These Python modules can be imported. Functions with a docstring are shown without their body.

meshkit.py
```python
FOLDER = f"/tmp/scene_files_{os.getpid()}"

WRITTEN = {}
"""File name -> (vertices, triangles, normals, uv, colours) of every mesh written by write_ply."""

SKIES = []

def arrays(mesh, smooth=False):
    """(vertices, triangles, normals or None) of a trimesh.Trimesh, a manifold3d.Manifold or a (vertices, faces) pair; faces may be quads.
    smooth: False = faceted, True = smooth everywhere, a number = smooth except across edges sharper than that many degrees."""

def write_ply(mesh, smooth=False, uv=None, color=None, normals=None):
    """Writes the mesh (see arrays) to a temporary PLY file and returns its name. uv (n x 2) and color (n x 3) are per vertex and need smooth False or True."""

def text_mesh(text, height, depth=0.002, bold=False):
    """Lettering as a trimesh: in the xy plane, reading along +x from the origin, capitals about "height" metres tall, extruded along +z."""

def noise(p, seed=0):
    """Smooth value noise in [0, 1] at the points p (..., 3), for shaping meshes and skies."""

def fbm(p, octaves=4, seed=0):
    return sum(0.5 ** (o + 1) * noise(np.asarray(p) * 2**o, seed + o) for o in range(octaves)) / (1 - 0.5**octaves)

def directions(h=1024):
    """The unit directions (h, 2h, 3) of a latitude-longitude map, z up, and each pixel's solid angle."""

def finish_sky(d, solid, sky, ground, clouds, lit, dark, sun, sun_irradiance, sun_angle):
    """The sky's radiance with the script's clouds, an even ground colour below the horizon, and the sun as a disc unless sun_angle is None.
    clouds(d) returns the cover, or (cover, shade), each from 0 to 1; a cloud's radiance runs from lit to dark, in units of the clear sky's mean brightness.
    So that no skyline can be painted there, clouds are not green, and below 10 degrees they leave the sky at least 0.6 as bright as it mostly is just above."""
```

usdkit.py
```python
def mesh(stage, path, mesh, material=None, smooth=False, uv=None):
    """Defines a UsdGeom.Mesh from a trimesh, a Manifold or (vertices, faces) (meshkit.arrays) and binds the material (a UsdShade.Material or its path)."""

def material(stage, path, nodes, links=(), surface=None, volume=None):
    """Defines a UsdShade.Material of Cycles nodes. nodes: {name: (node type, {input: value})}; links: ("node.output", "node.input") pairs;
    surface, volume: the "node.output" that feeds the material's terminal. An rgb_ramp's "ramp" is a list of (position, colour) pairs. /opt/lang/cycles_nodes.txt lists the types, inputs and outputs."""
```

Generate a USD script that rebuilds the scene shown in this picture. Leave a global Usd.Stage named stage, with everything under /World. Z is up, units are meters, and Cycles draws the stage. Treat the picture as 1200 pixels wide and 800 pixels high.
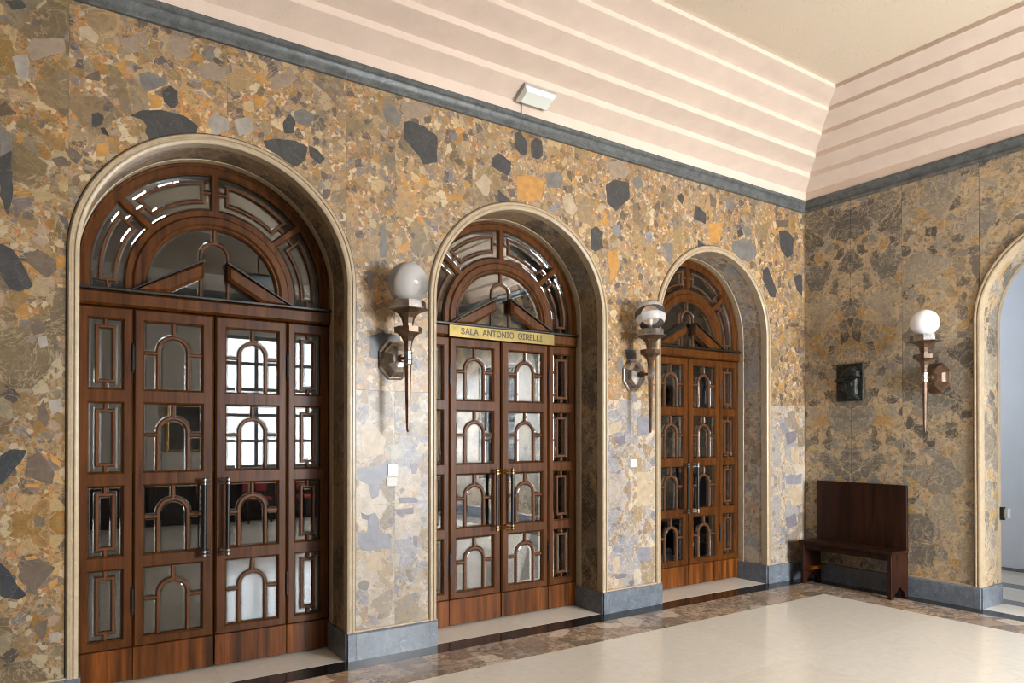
import math, random
import numpy as np, trimesh
import shapely
from shapely.geometry import Polygon, MultiPolygon, Point, LineString, box as sbox
from shapely.ops import unary_union
from shapely import affinity
import usdkit, meshkit
from pxr import Usd, UsdGeom, UsdLux, UsdShade, Gf, Sdf

random.seed(7)
rng = np.random.default_rng(7)
stage = Usd.Stage.CreateInMemory()
UsdGeom.SetStageUpAxis(stage, 'Z')
UsdGeom.SetStageMetersPerUnit(stage, 1.0)
UsdGeom.Xform.Define(stage, '/World')
UsdGeom.Scope.Define(stage, '/World/Looks')

# ------------------------------------------------------------------ camera
FPX, YAW, PITCH, CY, DIST, EYE = 823.0, math.radians(33.7), math.radians(0.377), 505.0, 4.81, 1.6
CAM = np.array([0, -DIST, EYE])
EXPOSURE = 0.8
c_f = np.array([math.sin(YAW) * math.cos(PITCH), math.cos(YAW) * math.cos(PITCH), math.sin(PITCH)])
c_r = np.array([math.cos(YAW), -math.sin(YAW), 0.0])
c_u = np.cross(c_r, c_f)
cam = UsdGeom.Camera.Define(stage, '/World/camera')
cam.CreateHorizontalApertureAttr(36.0)
cam.CreateVerticalApertureAttr(24.0)
cam.CreateFocalLengthAttr(36.0 * FPX / 1200)
cam.CreateVerticalApertureOffsetAttr((CY - 400) * 36.0 / 1200)
cam.CreateClippingRangeAttr(Gf.Vec2f(0.05, 200))
cam.CreateExposureAttr(EXPOSURE)
M = np.eye(4); M[0, :3] = c_r; M[1, :3] = c_u; M[2, :3] = -c_f; M[3, :3] = CAM
cam.AddTransformOp().Set(Gf.Matrix4d(*M.ravel()))

def ray(px, py):
    return (px - 600) / FPX * c_r - (py - CY) / FPX * c_u + c_f
def on_y(px, py, y=0.0):                     # pixel of the photo -> (x, z) on the plane y
    d = ray(px, py); t = (y + DIST) / d[1]; P = CAM + d * t
    return P[0], P[2]

# room numbers (metres)
XE, XW, YS = 7.22, -6.0, -8.2                # end wall, far wall behind the camera side, window wall
HC = 4.135                                   # underside of the cornice
HD = 0.812                                   # half width of an opening, before the door's own scale
SPRING = 2.66
DOORS = [(0.983, 1.0), (3.342, 1.032), (5.717, 0.99)]
ARCH_B = -2.625                              # middle of the arch in the end wall
WT = 0.5                                     # wall thickness

# ------------------------------------------------------------------ light
def rect_light(name, centre, normal, up, w, h, color, intensity):
    l = UsdLux.RectLight.Define(stage, '/World/' + name)
    l.CreateWidthAttr(w); l.CreateHeightAttr(h)
    l.CreateColorAttr(Gf.Vec3f(*color)); l.CreateIntensityAttr(intensity)
    n = -np.array(normal, float); n /= np.linalg.norm(n)
    u = np.array(up, float); u -= n * (u @ n); u /= np.linalg.norm(u)
    r = np.cross(u, n)
    m = np.eye(4); m[0, :3] = r; m[1, :3] = u; m[2, :3] = n; m[3, :3] = centre
    l.AddTransformOp().Set(Gf.Matrix4d(*m.ravel()))
    return l
dome = UsdLux.DomeLight.Define(stage, '/World/sky_dome')
dome.CreateColorAttr(Gf.Vec3f(0.80, 0.89, 1.0)); dome.CreateIntensityAttr(1.5)
DAY = (0.95, 0.975, 1.0)
rect_light('daylight_entrance', (5.95, YS - 0.75, 2.0), (0.30, 1, -0.60), (0, 0, 1), 2.4, 2.9, DAY, 56)
rect_light('daylight_window_end', (XE + 0.65, -5.80, 1.95), (-1, 0.3, -0.1), (0, 0, 1), 1.5, 2.3, DAY, 60)
rect_light('daylight_window_hall', (3.70, YS - 0.45, 2.25), (0.1, 1, -0.1), (0, 0, 1), 1.9, 2.7, DAY, 3)
rect_light('fill_corridor', (8.5, 0.42, 2.3), (0.1, -1, -0.1), (0, 0, 1), 1.6, 3.0, (0.86, 0.92, 1.0), 2.4)  # added fill lamp for the corridor wall; no window stands behind it

# ------------------------------------------------------------------ materials
MAT = {}
def mat(name, nodes, links, surface='p.BSDF'):
    MAT[name] = usdkit.material(stage, '/World/Looks/' + name, nodes, links, surface=surface)
    return MAT[name]

def plain(name, color, rough=0.5, metal=0.0, coat=0.0, var=0.0, scale=20.0, spec=0.5, bump=0.0, bscale=60.0):
    n = {'p': ('principled_bsdf', {'base_color': color, 'roughness': rough, 'metallic': metal, 'coat_weight': coat, 'coat_roughness': 0.08, 'specular_ior_level': spec})}
    l = []
    if var or bump:
        n['g'] = ('geometry', {})
    if var:
        n['n'] = ('noise_texture', {'scale': scale, 'detail': 5, 'roughness': 0.6})
        n['r'] = ('rgb_ramp', {'ramp': [(0.3, tuple(c * (1 - var) for c in color)), (0.7, tuple(min(1, c * (1 + var)) for c in color))]})
        l += [('g.position', 'n.vector'), ('n.fac', 'r.fac'), ('r.color', 'p.base_color')]
    if bump:
        n['bn'] = ('noise_texture', {'scale': bscale, 'detail': 4})
        n['b'] = ('bump', {'strength': bump, 'distance': 0.01})
        l += [('g.position', 'bn.vector'), ('bn.fac', 'b.height'), ('b.normal', 'p.normal')]
    return mat(name, n, l)

def breccia(name, s1, s2, s3, pal1, pal2, pal3, sel1, sel2, vein, rough=0.16, warp=0.05, stretch=(1, 1, 1), spec=0.35, speck=0.0, dark=(0.10, 0.088, 0.082), zone=0.9, veins=0.25):
    """Broken-stone marble: three sizes of angular pieces in a veined ground, laid out on the mesh's st coordinates (metres)."""
    n = {
        'tc': ('texture_coordinate', {}),
        'mp': ('mapping', {'scale': stretch}),
        'wn': ('noise_texture', {'scale': 5.0, 'detail': 3}),
        'ws': ('vector_math', {'math_type': 'subtract', 'vector2': (0.5, 0.5, 0.5)}),
        'wm': ('vector_math', {'math_type': 'scale', 'scale': warp}),
        'wn2': ('noise_texture', {'scale': 32.0, 'detail': 6, 'roughness': 0.72}),
        'ws2': ('vector_math', {'math_type': 'subtract', 'vector2': (0.5, 0.5, 0.5)}),
        'wm2': ('vector_math', {'math_type': 'scale', 'scale': warp * 0.55}),
        'wa': ('vector_math', {'math_type': 'add'}),
        'wa2': ('vector_math', {'math_type': 'add'}),
    }
    l = [('tc.UV', 'mp.vector'), ('mp.vector', 'wn.vector'), ('wn.color', 'ws.vector1'), ('ws.vector', 'wm.vector1'), ('mp.vector', 'wa.vector1'), ('wm.vector', 'wa.vector2'),
         ('mp.vector', 'wn2.vector'), ('wn2.color', 'ws2.vector1'), ('ws2.vector', 'wm2.vector1'), ('wa.vector', 'wa2.vector1'), ('wm2.vector', 'wa2.vector2')]
    for i, (s, pal) in enumerate(((s1, pal1), (s2, pal2), (s3, pal3)), 1):
        n[f'v{i}'] = ('voronoi_texture', {'dimensions': '2D', 'feature': 'f1', 'scale': s, 'randomness': 1.0})
        n[f'e{i}'] = ('voronoi_texture', {'dimensions': '2D', 'feature': 'distance_to_edge', 'scale': s, 'randomness': 1.0})
        n[f'c{i}'] = ('separate_color', {})
        n[f'r{i}'] = ('rgb_ramp', {'ramp': [(k / len(pal), c) for k, c in enumerate(pal)], 'interpolate': False})
        l += [('wa2.vector', f'v{i}.vector'), ('wa2.vector', f'e{i}.vector'), (f'v{i}.color', f'c{i}.color'), (f'c{i}.r', f'r{i}.fac')]
    # ground: smallest pieces + veins at their edges
    n['ve'] = ('map_range', {'from_min': 0.0, 'from_max': 0.10, 'to_min': 1.0, 'to_max': 0.0, 'clamp': True})
    n['vm'] = ('math', {'math_type': 'multiply', 'value2': 0.55})
    n['ground'] = ('mix_color', {'b': vein})
    l += [('e3.distance', 've.value'), ('ve.result', 'vm.value1'), ('vm.value', 'ground.fac'), ('r3.color', 'ground.a')]
    for i, sel, ew in ((2, sel2, 0.05), (1, sel1, 0.03)):
        n[f's{i}'] = ('math', {'math_type': 'greater_than', 'value2': 1 - sel})
        n[f'k{i}'] = ('map_range', {'from_min': ew * 0.5, 'from_max': ew * 1.3, 'to_min': 0.0, 'to_max': 1.0, 'clamp': True})
        n[f'm{i}'] = ('math', {'math_type': 'multiply'})
        n[f'x{i}'] = ('mix_color', {})
        l += [(f'c{i}.g', f's{i}.value1'), (f'e{i}.distance', f'k{i}.value'), (f's{i}.value', f'm{i}.value1'), (f'k{i}.result', f'm{i}.value2'), (f'm{i}.value', f'x{i}.fac'), (f'r{i}.color', f'x{i}.b')]
    l += [('ground.result', 'x2.a'), ('x2.result', 'x1.a')]
    top = 'x1.result'
    if speck:                                # scattered small dark pieces
        n['v4'] = ('voronoi_texture', {'dimensions': '2D', 'feature': 'f1', 'scale': s2 * 1.25, 'randomness': 1.0})
        n['e4'] = ('voronoi_texture', {'dimensions': '2D', 'feature': 'distance_to_edge', 'scale': s2 * 1.25, 'randomness': 1.0})
        n['c4'] = ('separate_color', {})
        n['s4'] = ('math', {'math_type': 'greater_than', 'value2': 1 - speck})
        n['k4'] = ('map_range', {'from_min': 0.08, 'from_max': 0.16, 'to_min': 0.0, 'to_max': 0.9, 'clamp': True})
        n['m4'] = ('math', {'math_type': 'multiply'})
        n['r4'] = ('rgb_ramp', {'ramp': [(0, dark), (0.3, tuple(1.9 * x for x in dark)), (0.6, (0.30, 0.22, 0.17)), (0.8, (0.15, 0.125, 0.13))], 'interpolate': False})
        n['x4'] = ('mix_color', {})
        l += [('wa2.vector', 'v4.vector'), ('wa2.vector', 'e4.vector'), ('v4.color', 'c4.color'), ('c4.g', 's4.value1'), ('e4.distance', 'k4.value'), ('s4.value', 'm4.value1'), ('k4.result', 'm4.value2'),
              ('m4.value', 'x4.fac'), ('c4.r', 'r4.fac'), ('r4.color', 'x4.b'), ('x1.result', 'x4.a')]
        top = 'x4.result'
    # cloudy tone inside the pieces, thin pale cracks over all
    n['cl'] = ('noise_texture', {'scale': 9.0, 'detail': 8, 'roughness': 0.68})
    n['cr'] = ('rgb_ramp', {'ramp': [(0.25, (0.62, 0.61, 0.60)), (0.5, (1, 1, 1)), (0.78, (1.0, 0.93, 0.84))]})
    n['fn'] = ('noise_texture', {'scale': 30.0, 'detail': 8, 'roughness': 0.75, 'distortion': 0.5})
    n['fr'] = ('rgb_ramp', {'ramp': [(0.30, (0.55, 0.52, 0.52)), (0.43, (0.95, 0.90, 0.86)), (0.55, (1.08, 1.02, 0.95)), (0.68, (1.30, 1.10, 0.86))]})
    n['mf'] = ('mix_color', {'blend_type': 'multiply', 'fac': 0.9})
    n['zn'] = ('noise_texture', {'scale': 1.7, 'detail': 3})
    n['zr'] = ('rgb_ramp', {'ramp': [(0.32, (0.70, 0.72, 0.76)), (0.48, (0.98, 0.97, 0.95)), (0.56, (1.05, 1.02, 0.97)), (0.70, (1.22, 1.06, 0.80))]})
    n['zm'] = ('mix_color', {'blend_type': 'multiply', 'fac': zone})
    n['v2n'] = ('noise_texture', {'scale': 7.5, 'detail': 8, 'roughness': 0.66, 'distortion': 1.0})
    n['v2a'] = ('math', {'math_type': 'subtract', 'value2': 0.5})
    n['v2b'] = ('math', {'math_type': 'absolute'})
    n['v2c'] = ('map_range', {'from_min': 0.0, 'from_max': 0.018, 'to_min': veins, 'to_max': 0.0, 'clamp': True})
    n['fin2'] = ('mix_color', {'b': vein})
    n['mu'] = ('mix_color', {'blend_type': 'multiply', 'fac': 0.85})
    n['vn'] = ('noise_texture', {'scale': 3.2, 'detail': 6, 'roughness': 0.62, 'distortion': 0.8})
    n['va'] = ('math', {'math_type': 'subtract', 'value2': 0.5})
    n['vb'] = ('math', {'math_type': 'absolute'})
    n['vc'] = ('map_range', {'from_min': 0.0, 'from_max': 0.012, 'to_min': 0.55, 'to_max': 0.0, 'clamp': True})
    n['fin'] = ('mix_color', {'b': vein})
    n['p'] = ('principled_bsdf', {'roughness': rough, 'specular_ior_level': spec})
    l += [('wa.vector', 'cl.vector'), ('cl.fac', 'cr.fac'), (top, 'mu.a'), ('cr.color', 'mu.b'), ('mp.vector', 'vn.vector'), ('vn.fac', 'va.value1'), ('va.value', 'vb.value1'),
          ('vb.value', 'vc.value'), ('vc.result', 'fin.fac'), ('wa.vector', 'fn.vector'), ('fn.fac', 'fr.fac'), ('mu.result', 'mf.a'), ('fr.color', 'mf.b'), ('mf.result', 'zm.a'), ('mp.vector', 'zn.vector'), ('zn.fac', 'zr.fac'), ('zr.color', 'zm.b'), ('zm.result', 'fin.a'), ('wa.vector', 'v2n.vector'), ('v2n.fac', 'v2a.value1'), ('v2a.value', 'v2b.value1'), ('v2b.value', 'v2c.value'), ('v2c.result', 'fin2.fac'), ('fin.result', 'fin2.a'), ('fin2.result', 'p.base_color')]
    return mat(name, n, l)

tan = [(0.244, 0.162, 0.082), (0.276, 0.188, 0.095), (0.212, 0.142, 0.071), (0.297, 0.218, 0.125), (0.254, 0.147, 0.061), (0.229, 0.167, 0.093), (0.318, 0.238, 0.141), (0.191, 0.127, 0.067), (0.264, 0.147, 0.076), (0.256, 0.197, 0.123), (0.421, 0.362, 0.258), (0.374, 0.162, 0.069), (0.453, 0.388, 0.282), (0.4, 0.229, 0.075), (0.154, 0.126, 0.104), (0.201, 0.173, 0.156)]
mid = [(0.255, 0.178, 0.09), (0.191, 0.142, 0.08), (0.274, 0.157, 0.052), (0.224, 0.182, 0.122), (0.318, 0.238, 0.141), (0.16, 0.117, 0.07), (0.244, 0.162, 0.076), (0.213, 0.172, 0.126), (0.291, 0.201, 0.104), (0.212, 0.137, 0.067), (0.112, 0.086, 0.063), (0.33, 0.269, 0.178), (0.437, 0.372, 0.258), (0.375, 0.203, 0.057), (0.105, 0.088, 0.082), (0.403, 0.305, 0.17), (0.178, 0.152, 0.146)]
big = [(0.223, 0.162, 0.086), (0.192, 0.146, 0.088), (0.249, 0.178, 0.089), (0.207, 0.167, 0.113), (0.276, 0.197, 0.108), (0.244, 0.157, 0.061), (0.175, 0.132, 0.084)]
breccia('breccia', 5.2, 17.0, 50.0, big, mid, tan, 0.14, 0.55, (0.44, 0.31, 0.19), warp=0.07, rough=0.34, speck=0.14)
ptan = [(0.337, 0.293, 0.244), (0.362, 0.319, 0.27), (0.289, 0.256, 0.221), (0.387, 0.348, 0.3), (0.312, 0.268, 0.214), (0.279, 0.256, 0.241), (0.358, 0.3, 0.23), (0.252, 0.182, 0.115), (0.285, 0.209, 0.133), (0.218, 0.159, 0.101), (0.31, 0.242, 0.168)]
pmid = [(0.35, 0.31, 0.268), (0.267, 0.248, 0.234), (0.333, 0.274, 0.195), (0.233, 0.224, 0.229), (0.399, 0.367, 0.319), (0.301, 0.262, 0.217), (0.373, 0.33, 0.272), (0.209, 0.199, 0.214), (0.263, 0.197, 0.125), (0.199, 0.158, 0.108), (0.28, 0.178, 0.087), (0.235, 0.202, 0.159), (0.244, 0.235, 0.268), (0.207, 0.197, 0.23), (0.395, 0.226, 0.113)]
pbig = [(0.337, 0.299, 0.256), (0.258, 0.247, 0.249), (0.374, 0.336, 0.288), (0.303, 0.274, 0.244), (0.398, 0.355, 0.302), (0.231, 0.18, 0.118), (0.2, 0.162, 0.117), (0.258, 0.197, 0.125), (0.218, 0.185, 0.148), (0.254, 0.249, 0.268)]
breccia('breccia_pale', 5.2, 15.0, 46.0, pbig, pmid, ptan, 0.32, 0.46, (0.50, 0.44, 0.36), warp=0.08, rough=0.36, speck=0.10, dark=(0.17, 0.165, 0.185))
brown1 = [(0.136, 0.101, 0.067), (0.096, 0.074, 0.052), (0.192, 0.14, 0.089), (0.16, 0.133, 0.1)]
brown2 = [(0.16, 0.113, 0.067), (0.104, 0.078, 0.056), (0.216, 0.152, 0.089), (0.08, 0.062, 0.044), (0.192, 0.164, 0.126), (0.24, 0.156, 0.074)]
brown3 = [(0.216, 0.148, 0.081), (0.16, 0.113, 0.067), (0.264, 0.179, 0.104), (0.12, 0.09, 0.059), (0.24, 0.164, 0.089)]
breccia('breccia_shaded', 3.4, 10.0, 34.0, brown1, brown2, brown3, 0.42, 0.55, (0.36, 0.27, 0.165), warp=0.14, rough=0.3, veins=0.6)
breccia('breccia_grey', 3.6, 10.5, 36.0, [(0.20, 0.185, 0.16), (0.115, 0.105, 0.092), (0.27, 0.235, 0.185), (0.155, 0.14, 0.12)],
        [(0.25, 0.215, 0.165), (0.15, 0.135, 0.115), (0.33, 0.27, 0.195), (0.10, 0.09, 0.08), (0.29, 0.26, 0.22), (0.34, 0.22, 0.095), (0.21, 0.20, 0.185)],
        [(0.34, 0.265, 0.175), (0.25, 0.20, 0.14), (0.40, 0.32, 0.225), (0.20, 0.17, 0.13), (0.37, 0.26, 0.135)], 0.42, 0.5, (0.50, 0.40, 0.27), warp=0.13, rough=0.3, veins=0.62, zone=0.7)
breccia('breccia_olive', 4.0, 13.0, 42.0, [(a * 0.78, b * 0.79, c * 0.79) for a, b, c in big], [(a * 0.82, b * 0.82, c * 0.80) for a, b, c in mid], [(a * 0.84, b * 0.83, c * 0.80) for a, b, c in tan], 0.22, 0.55, (0.40, 0.30, 0.19), warp=0.07, rough=0.32, speck=0.10)
fl1 = [(0.29, 0.217, 0.165), (0.609, 0.527, 0.446), (0.348, 0.264, 0.198), (0.217, 0.171, 0.14)]
fl3 = [(0.275, 0.209, 0.165), (0.362, 0.279, 0.223), (0.217, 0.171, 0.132), (0.45, 0.372, 0.297)]
breccia('breccia_floor', 5.0, 12.0, 40.0, fl1, fl3, fl3, 0.28, 0.5, (0.42, 0.34, 0.27), rough=0.12, warp=0.10)

def stone(name, c, v=0.3, vein=(0.5, 0.45, 0.4), va=0.35, rough=0.34, spec=0.3):
    n = {'g': ('geometry', {}), 'n': ('noise_texture', {'scale': 14.0, 'detail': 7, 'roughness': 0.65}),
         'r': ('rgb_ramp', {'ramp': [(0.25, tuple(x * (1 - v) for x in c)), (0.75, tuple(x * (1 + v) for x in c))]}),
         'vn': ('noise_texture', {'scale': 7.0, 'detail': 4, 'distortion': 1.2}), 'a': ('math', {'math_type': 'subtract', 'value2': 0.5}), 'b': ('math', {'math_type': 'absolute'}),
         'm': ('map_range', {'from_min': 0.0, 'from_max': 0.01, 'to_min': va, 'to_max': 0.0, 'clamp': True}), 'x': ('mix_color', {'b': vein}), 'p': ('principled_bsdf', {'roughness': rough, 'specular_ior_level': spec})}
    l = [('g.position', 'n.vector'), ('n.fac', 'r.fac'), ('g.position', 'vn.vector'), ('vn.fac', 'a.value1'), ('a.value', 'b.value1'), ('b.value', 'm.value'), ('m.result', 'x.fac'), ('r.color', 'x.a'), ('x.result', 'p.base_color')]
    return mat(name, n, l)
STONES = {'D': (0.055, 0.052, 0.050), 'G': (0.155, 0.140, 0.125), 'B': (0.125, 0.092, 0.066), 'O': (0.40, 0.205, 0.06), 'T': (0.26, 0.195, 0.14), 'L': (0.29, 0.255, 0.215),
          'C': (0.37, 0.285, 0.19), 'V': (0.155, 0.135, 0.155), 'S': (0.19, 0.185, 0.20), 'N': (0.042, 0.044, 0.048)}
SNAME = {'D': 'charcoal', 'G': 'grey', 'B': 'umber', 'O': 'ochre', 'T': 'taupe', 'L': 'pale_grey', 'C': 'cream', 'V': 'violet', 'S': 'slate', 'N': 'navy'}
for k, c in STONES.items():
    stone('stone_' + SNAME[k], c, va=0.0 if k in 'OCLVS' else 0.10)
stone('base_marble', (0.122, 0.136, 0.158), 0.28, (0.42, 0.43, 0.44), 0.3, 0.2)
stone('cornice_marble', (0.092, 0.095, 0.092), 0.5, (0.25, 0.26, 0.25), 0.3, 0.38)
stone('black_marble', (0.014, 0.013, 0.013), 0.3, (0.08, 0.07, 0.06), 0.3, 0.1, 0.5)
for i, t in enumerate(((0.70, 0.645, 0.56), (0.73, 0.675, 0.59), (0.68, 0.62, 0.535))):
    stone('cream_tile_%d' % i, t, 0.07, (0.45, 0.37, 0.29), 0.25, 0.16, 0.5)
stone('travertine', (0.37, 0.285, 0.185), 0.14, (0.62, 0.52, 0.38), 0.3, 0.28)

def wood(name, dark, light, rough=0.3, coat=0.35, sx=26.0, sz=1.6, band=0.0):
    n = {'g': ('geometry', {}), 'mp': ('mapping', {'scale': (sx, sx, sz)}), 'n': ('noise_texture', {'scale': 1.0, 'detail': 6, 'roughness': 0.6, 'distortion': 0.6}),
         'r': ('rgb_ramp', {'ramp': [(0.28, dark), (0.72, light)]}), 'p': ('principled_bsdf', {'roughness': rough + 0.08, 'specular_ior_level': 0.18, 'coat_weight': coat * 0.35, 'coat_roughness': 0.15})}
    l = [('g.position', 'mp.vector'), ('mp.vector', 'n.vector'), ('n.fac', 'r.fac')]
    if band:
        n['mb'] = ('mapping', {'scale': (11, 11, 0.35)})
        n['nb'] = ('noise_texture', {'scale': 1.0, 'detail': 2})
        n['rb'] = ('rgb_ramp', {'ramp': [(0.35, (1 - band,) * 3), (0.6, (1 + band, 1 + band * 0.9, 1 + band * 0.7))]})
        n['mx'] = ('mix_color', {'blend_type': 'multiply', 'fac': 1.0})
        l += [('g.position', 'mb.vector'), ('mb.vector', 'nb.vector'), ('nb.fac', 'rb.fac'), ('r.color', 'mx.a'), ('rb.color', 'mx.b'), ('mx.result', 'p.base_color')]
    else:
        l += [('r.color', 'p.base_color')]
    return mat(name, n, l)
wood('mahogany', (0.028, 0.0078, 0.0015), (0.112, 0.0355, 0.0052), coat=0.12)
wood('mahogany_veneer', (0.040, 0.011, 0.0024), (0.145, 0.045, 0.0075), band=0.55, coat=0.1)
wood('muntin_wood', (0.055, 0.019, 0.007), (0.130, 0.050, 0.018), coat=0.2)
wood('bench_wood', (0.007, 0.003, 0.0018), (0.036, 0.011, 0.005), rough=0.3, coat=0.12, sx=18)
wood('wainscot_wood', (0.014, 0.010, 0.008), (0.035, 0.022, 0.015), sx=14)
plain('ebony', (0.010, 0.008, 0.007), 0.35)
plain('black_iron', (0.010, 0.010, 0.011), 0.32, spec=0.35)
plain('brass', (0.62, 0.40, 0.13), 0.28, 1.0, var=0.25, scale=18)
plain('sign_brass', (0.215, 0.155, 0.048), 0.45, 0.7, var=0.3, scale=5)
plain('bronze', (0.105, 0.060, 0.034), 0.36, 0.45, var=0.5, scale=16)
plain('pewter', (0.36, 0.325, 0.295), 0.25, 0.9, var=0.5, scale=12)
plain('dark_bronze', (0.035, 0.038, 0.034), 0.42, 0.6, var=0.5, scale=30)
plain('plaster_pink', (0.63, 0.50, 0.41), 0.8, var=0.05, scale=5, bump=0.25, bscale=90)
plain('wall_plain', (0.60, 0.58, 0.55), 0.85)
plain('taupe_plaster', (0.42, 0.38, 0.335), 0.85)
plain('corridor_blue', (0.62, 0.66, 0.72), 0.8, var=0.03, scale=2)
plain('dark_stone_floor', (0.13, 0.14, 0.14), 0.15, var=0.2)
plain('assembly_floor', (0.22, 0.18, 0.145), 0.12, var=0.15, scale=3)
plain('white_plastic', (0.74, 0.73, 0.69), 0.35)
plain('grey_plastic', (0.36, 0.35, 0.34), 0.45)
plain('lamp_diffuser', (0.72, 0.74, 0.68), 0.12, coat=0.6)
plain('cable_grey', (0.22, 0.20, 0.18), 0.6)
plain('opal_glass', (0.80, 0.78, 0.80), 0.08, coat=0.8)
plain('bulb_white', (0.85, 0.84, 0.82), 0.2, coat=0.5)
plain('red_cloth', (0.22, 0.016, 0.014), 0.8)
plain('canvas_dark', (0.035, 0.030, 0.024), 0.4, var=0.6, scale=4)
plain('lettering_black', (0.02, 0.015, 0.01), 0.5)
plain('window_frame_grey', (0.10, 0.10, 0.105), 0.5)
# flat ceiling: rough trowelled plaster with small dark pits
mat('plaster_pitted', {'g': ('geometry', {}), 'n': ('noise_texture', {'scale': 42.0, 'detail': 5, 'roughness': 0.7}), 'k': ('noise_texture', {'scale': 3.0, 'detail': 3}),
    'a': ('map_range', {'from_min': 0.60, 'from_max': 0.68, 'to_min': 0.0, 'to_max': 1.0, 'clamp': True}), 'b': ('map_range', {'from_min': 0.42, 'from_max': 0.62, 'to_min': 0.0, 'to_max': 0.8, 'clamp': True}),
    'm': ('math', {'math_type': 'multiply'}), 'x': ('mix_color', {'a': (0.64, 0.53, 0.405), 'b': (0.36, 0.27, 0.20)}), 'bu': ('bump', {'strength': 0.5, 'distance': 0.01}), 'p': ('principled_bsdf', {'roughness': 0.85})},
    [('g.position', 'n.vector'), ('g.position', 'k.vector'), ('n.fac', 'a.value'), ('k.fac', 'b.value'), ('a.result', 'm.value1'), ('b.result', 'm.value2'), ('m.value', 'x.fac'), ('x.result', 'p.base_color'), ('n.fac', 'bu.height'), ('bu.normal', 'p.normal')])
# door glass: bevelled, part mirror, part clear
mat('door_glass', {'t': ('transparent_bsdf', {'color': (0.74, 0.75, 0.73)}), 's': ('glossy_bsdf', {'color': (0.95, 0.95, 0.95), 'roughness': 0.0}), 'f': ('fresnel', {'IOR': 1.7}),
    'a': ('math', {'math_type': 'multiply_add', 'value2': 1.1, 'value3': 0.075, 'use_clamp': True}), 'm': ('mix_closure', {})},
    [('f.fac', 'a.value1'), ('a.value', 'm.fac'), ('t.BSDF', 'm.closure1'), ('s.BSDF', 'm.closure2')], 'm.closure')
mat('window_glass', {'t': ('transparent_bsdf', {'color': (0.97, 0.98, 0.98)}), 's': ('glossy_bsdf', {'roughness': 0.0}), 'f': ('fresnel', {'IOR': 1.45}), 'm': ('mix_closure', {})},
    [('f.fac', 'm.fac'), ('t.BSDF', 'm.closure1'), ('s.BSDF', 'm.closure2')], 'm.closure')
# blown globes: clear glass with milky streaks
def globe(name, rot, scale, lo, hi, base):
    mat(name, {'tc': ('texture_coordinate', {}), 'mp': ('mapping', {'rotation': rot}), 'w': ('wave_texture', {'wave_type': 'bands', 'bands_direction': 'z', 'scale': scale, 'distortion': 1.4, 'detail': 1.0}),
        'k': ('map_range', {'from_min': lo, 'from_max': hi, 'to_min': base, 'to_max': 0.88, 'clamp': True}), 't': ('transparent_bsdf', {'color': (0.86, 0.85, 0.84)}), 'd': ('diffuse_bsdf', {'color': (0.86, 0.84, 0.82)}),
        'tl': ('translucent_bsdf', {'color': (0.86, 0.84, 0.82)}), 'h': ('mix_closure', {'fac': 0.5}), 's': ('glossy_bsdf', {'roughness': 0.03}), 'f': ('fresnel', {'IOR': 1.6}), 'm1': ('mix_closure', {}), 'm2': ('mix_closure', {})},
        [('tc.object', 'mp.vector'), ('mp.vector', 'w.vector'), ('w.fac', 'k.value'), ('d.BSDF', 'h.closure1'), ('tl.BSDF', 'h.closure2'), ('k.result', 'm1.fac'), ('t.BSDF', 'm1.closure1'), ('h.closure', 'm1.closure2'), ('f.fac', 'm2.fac'), ('m1.closure', 'm2.closure1'), ('s.BSDF', 'm2.closure2')], 'm2.closure')
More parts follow.
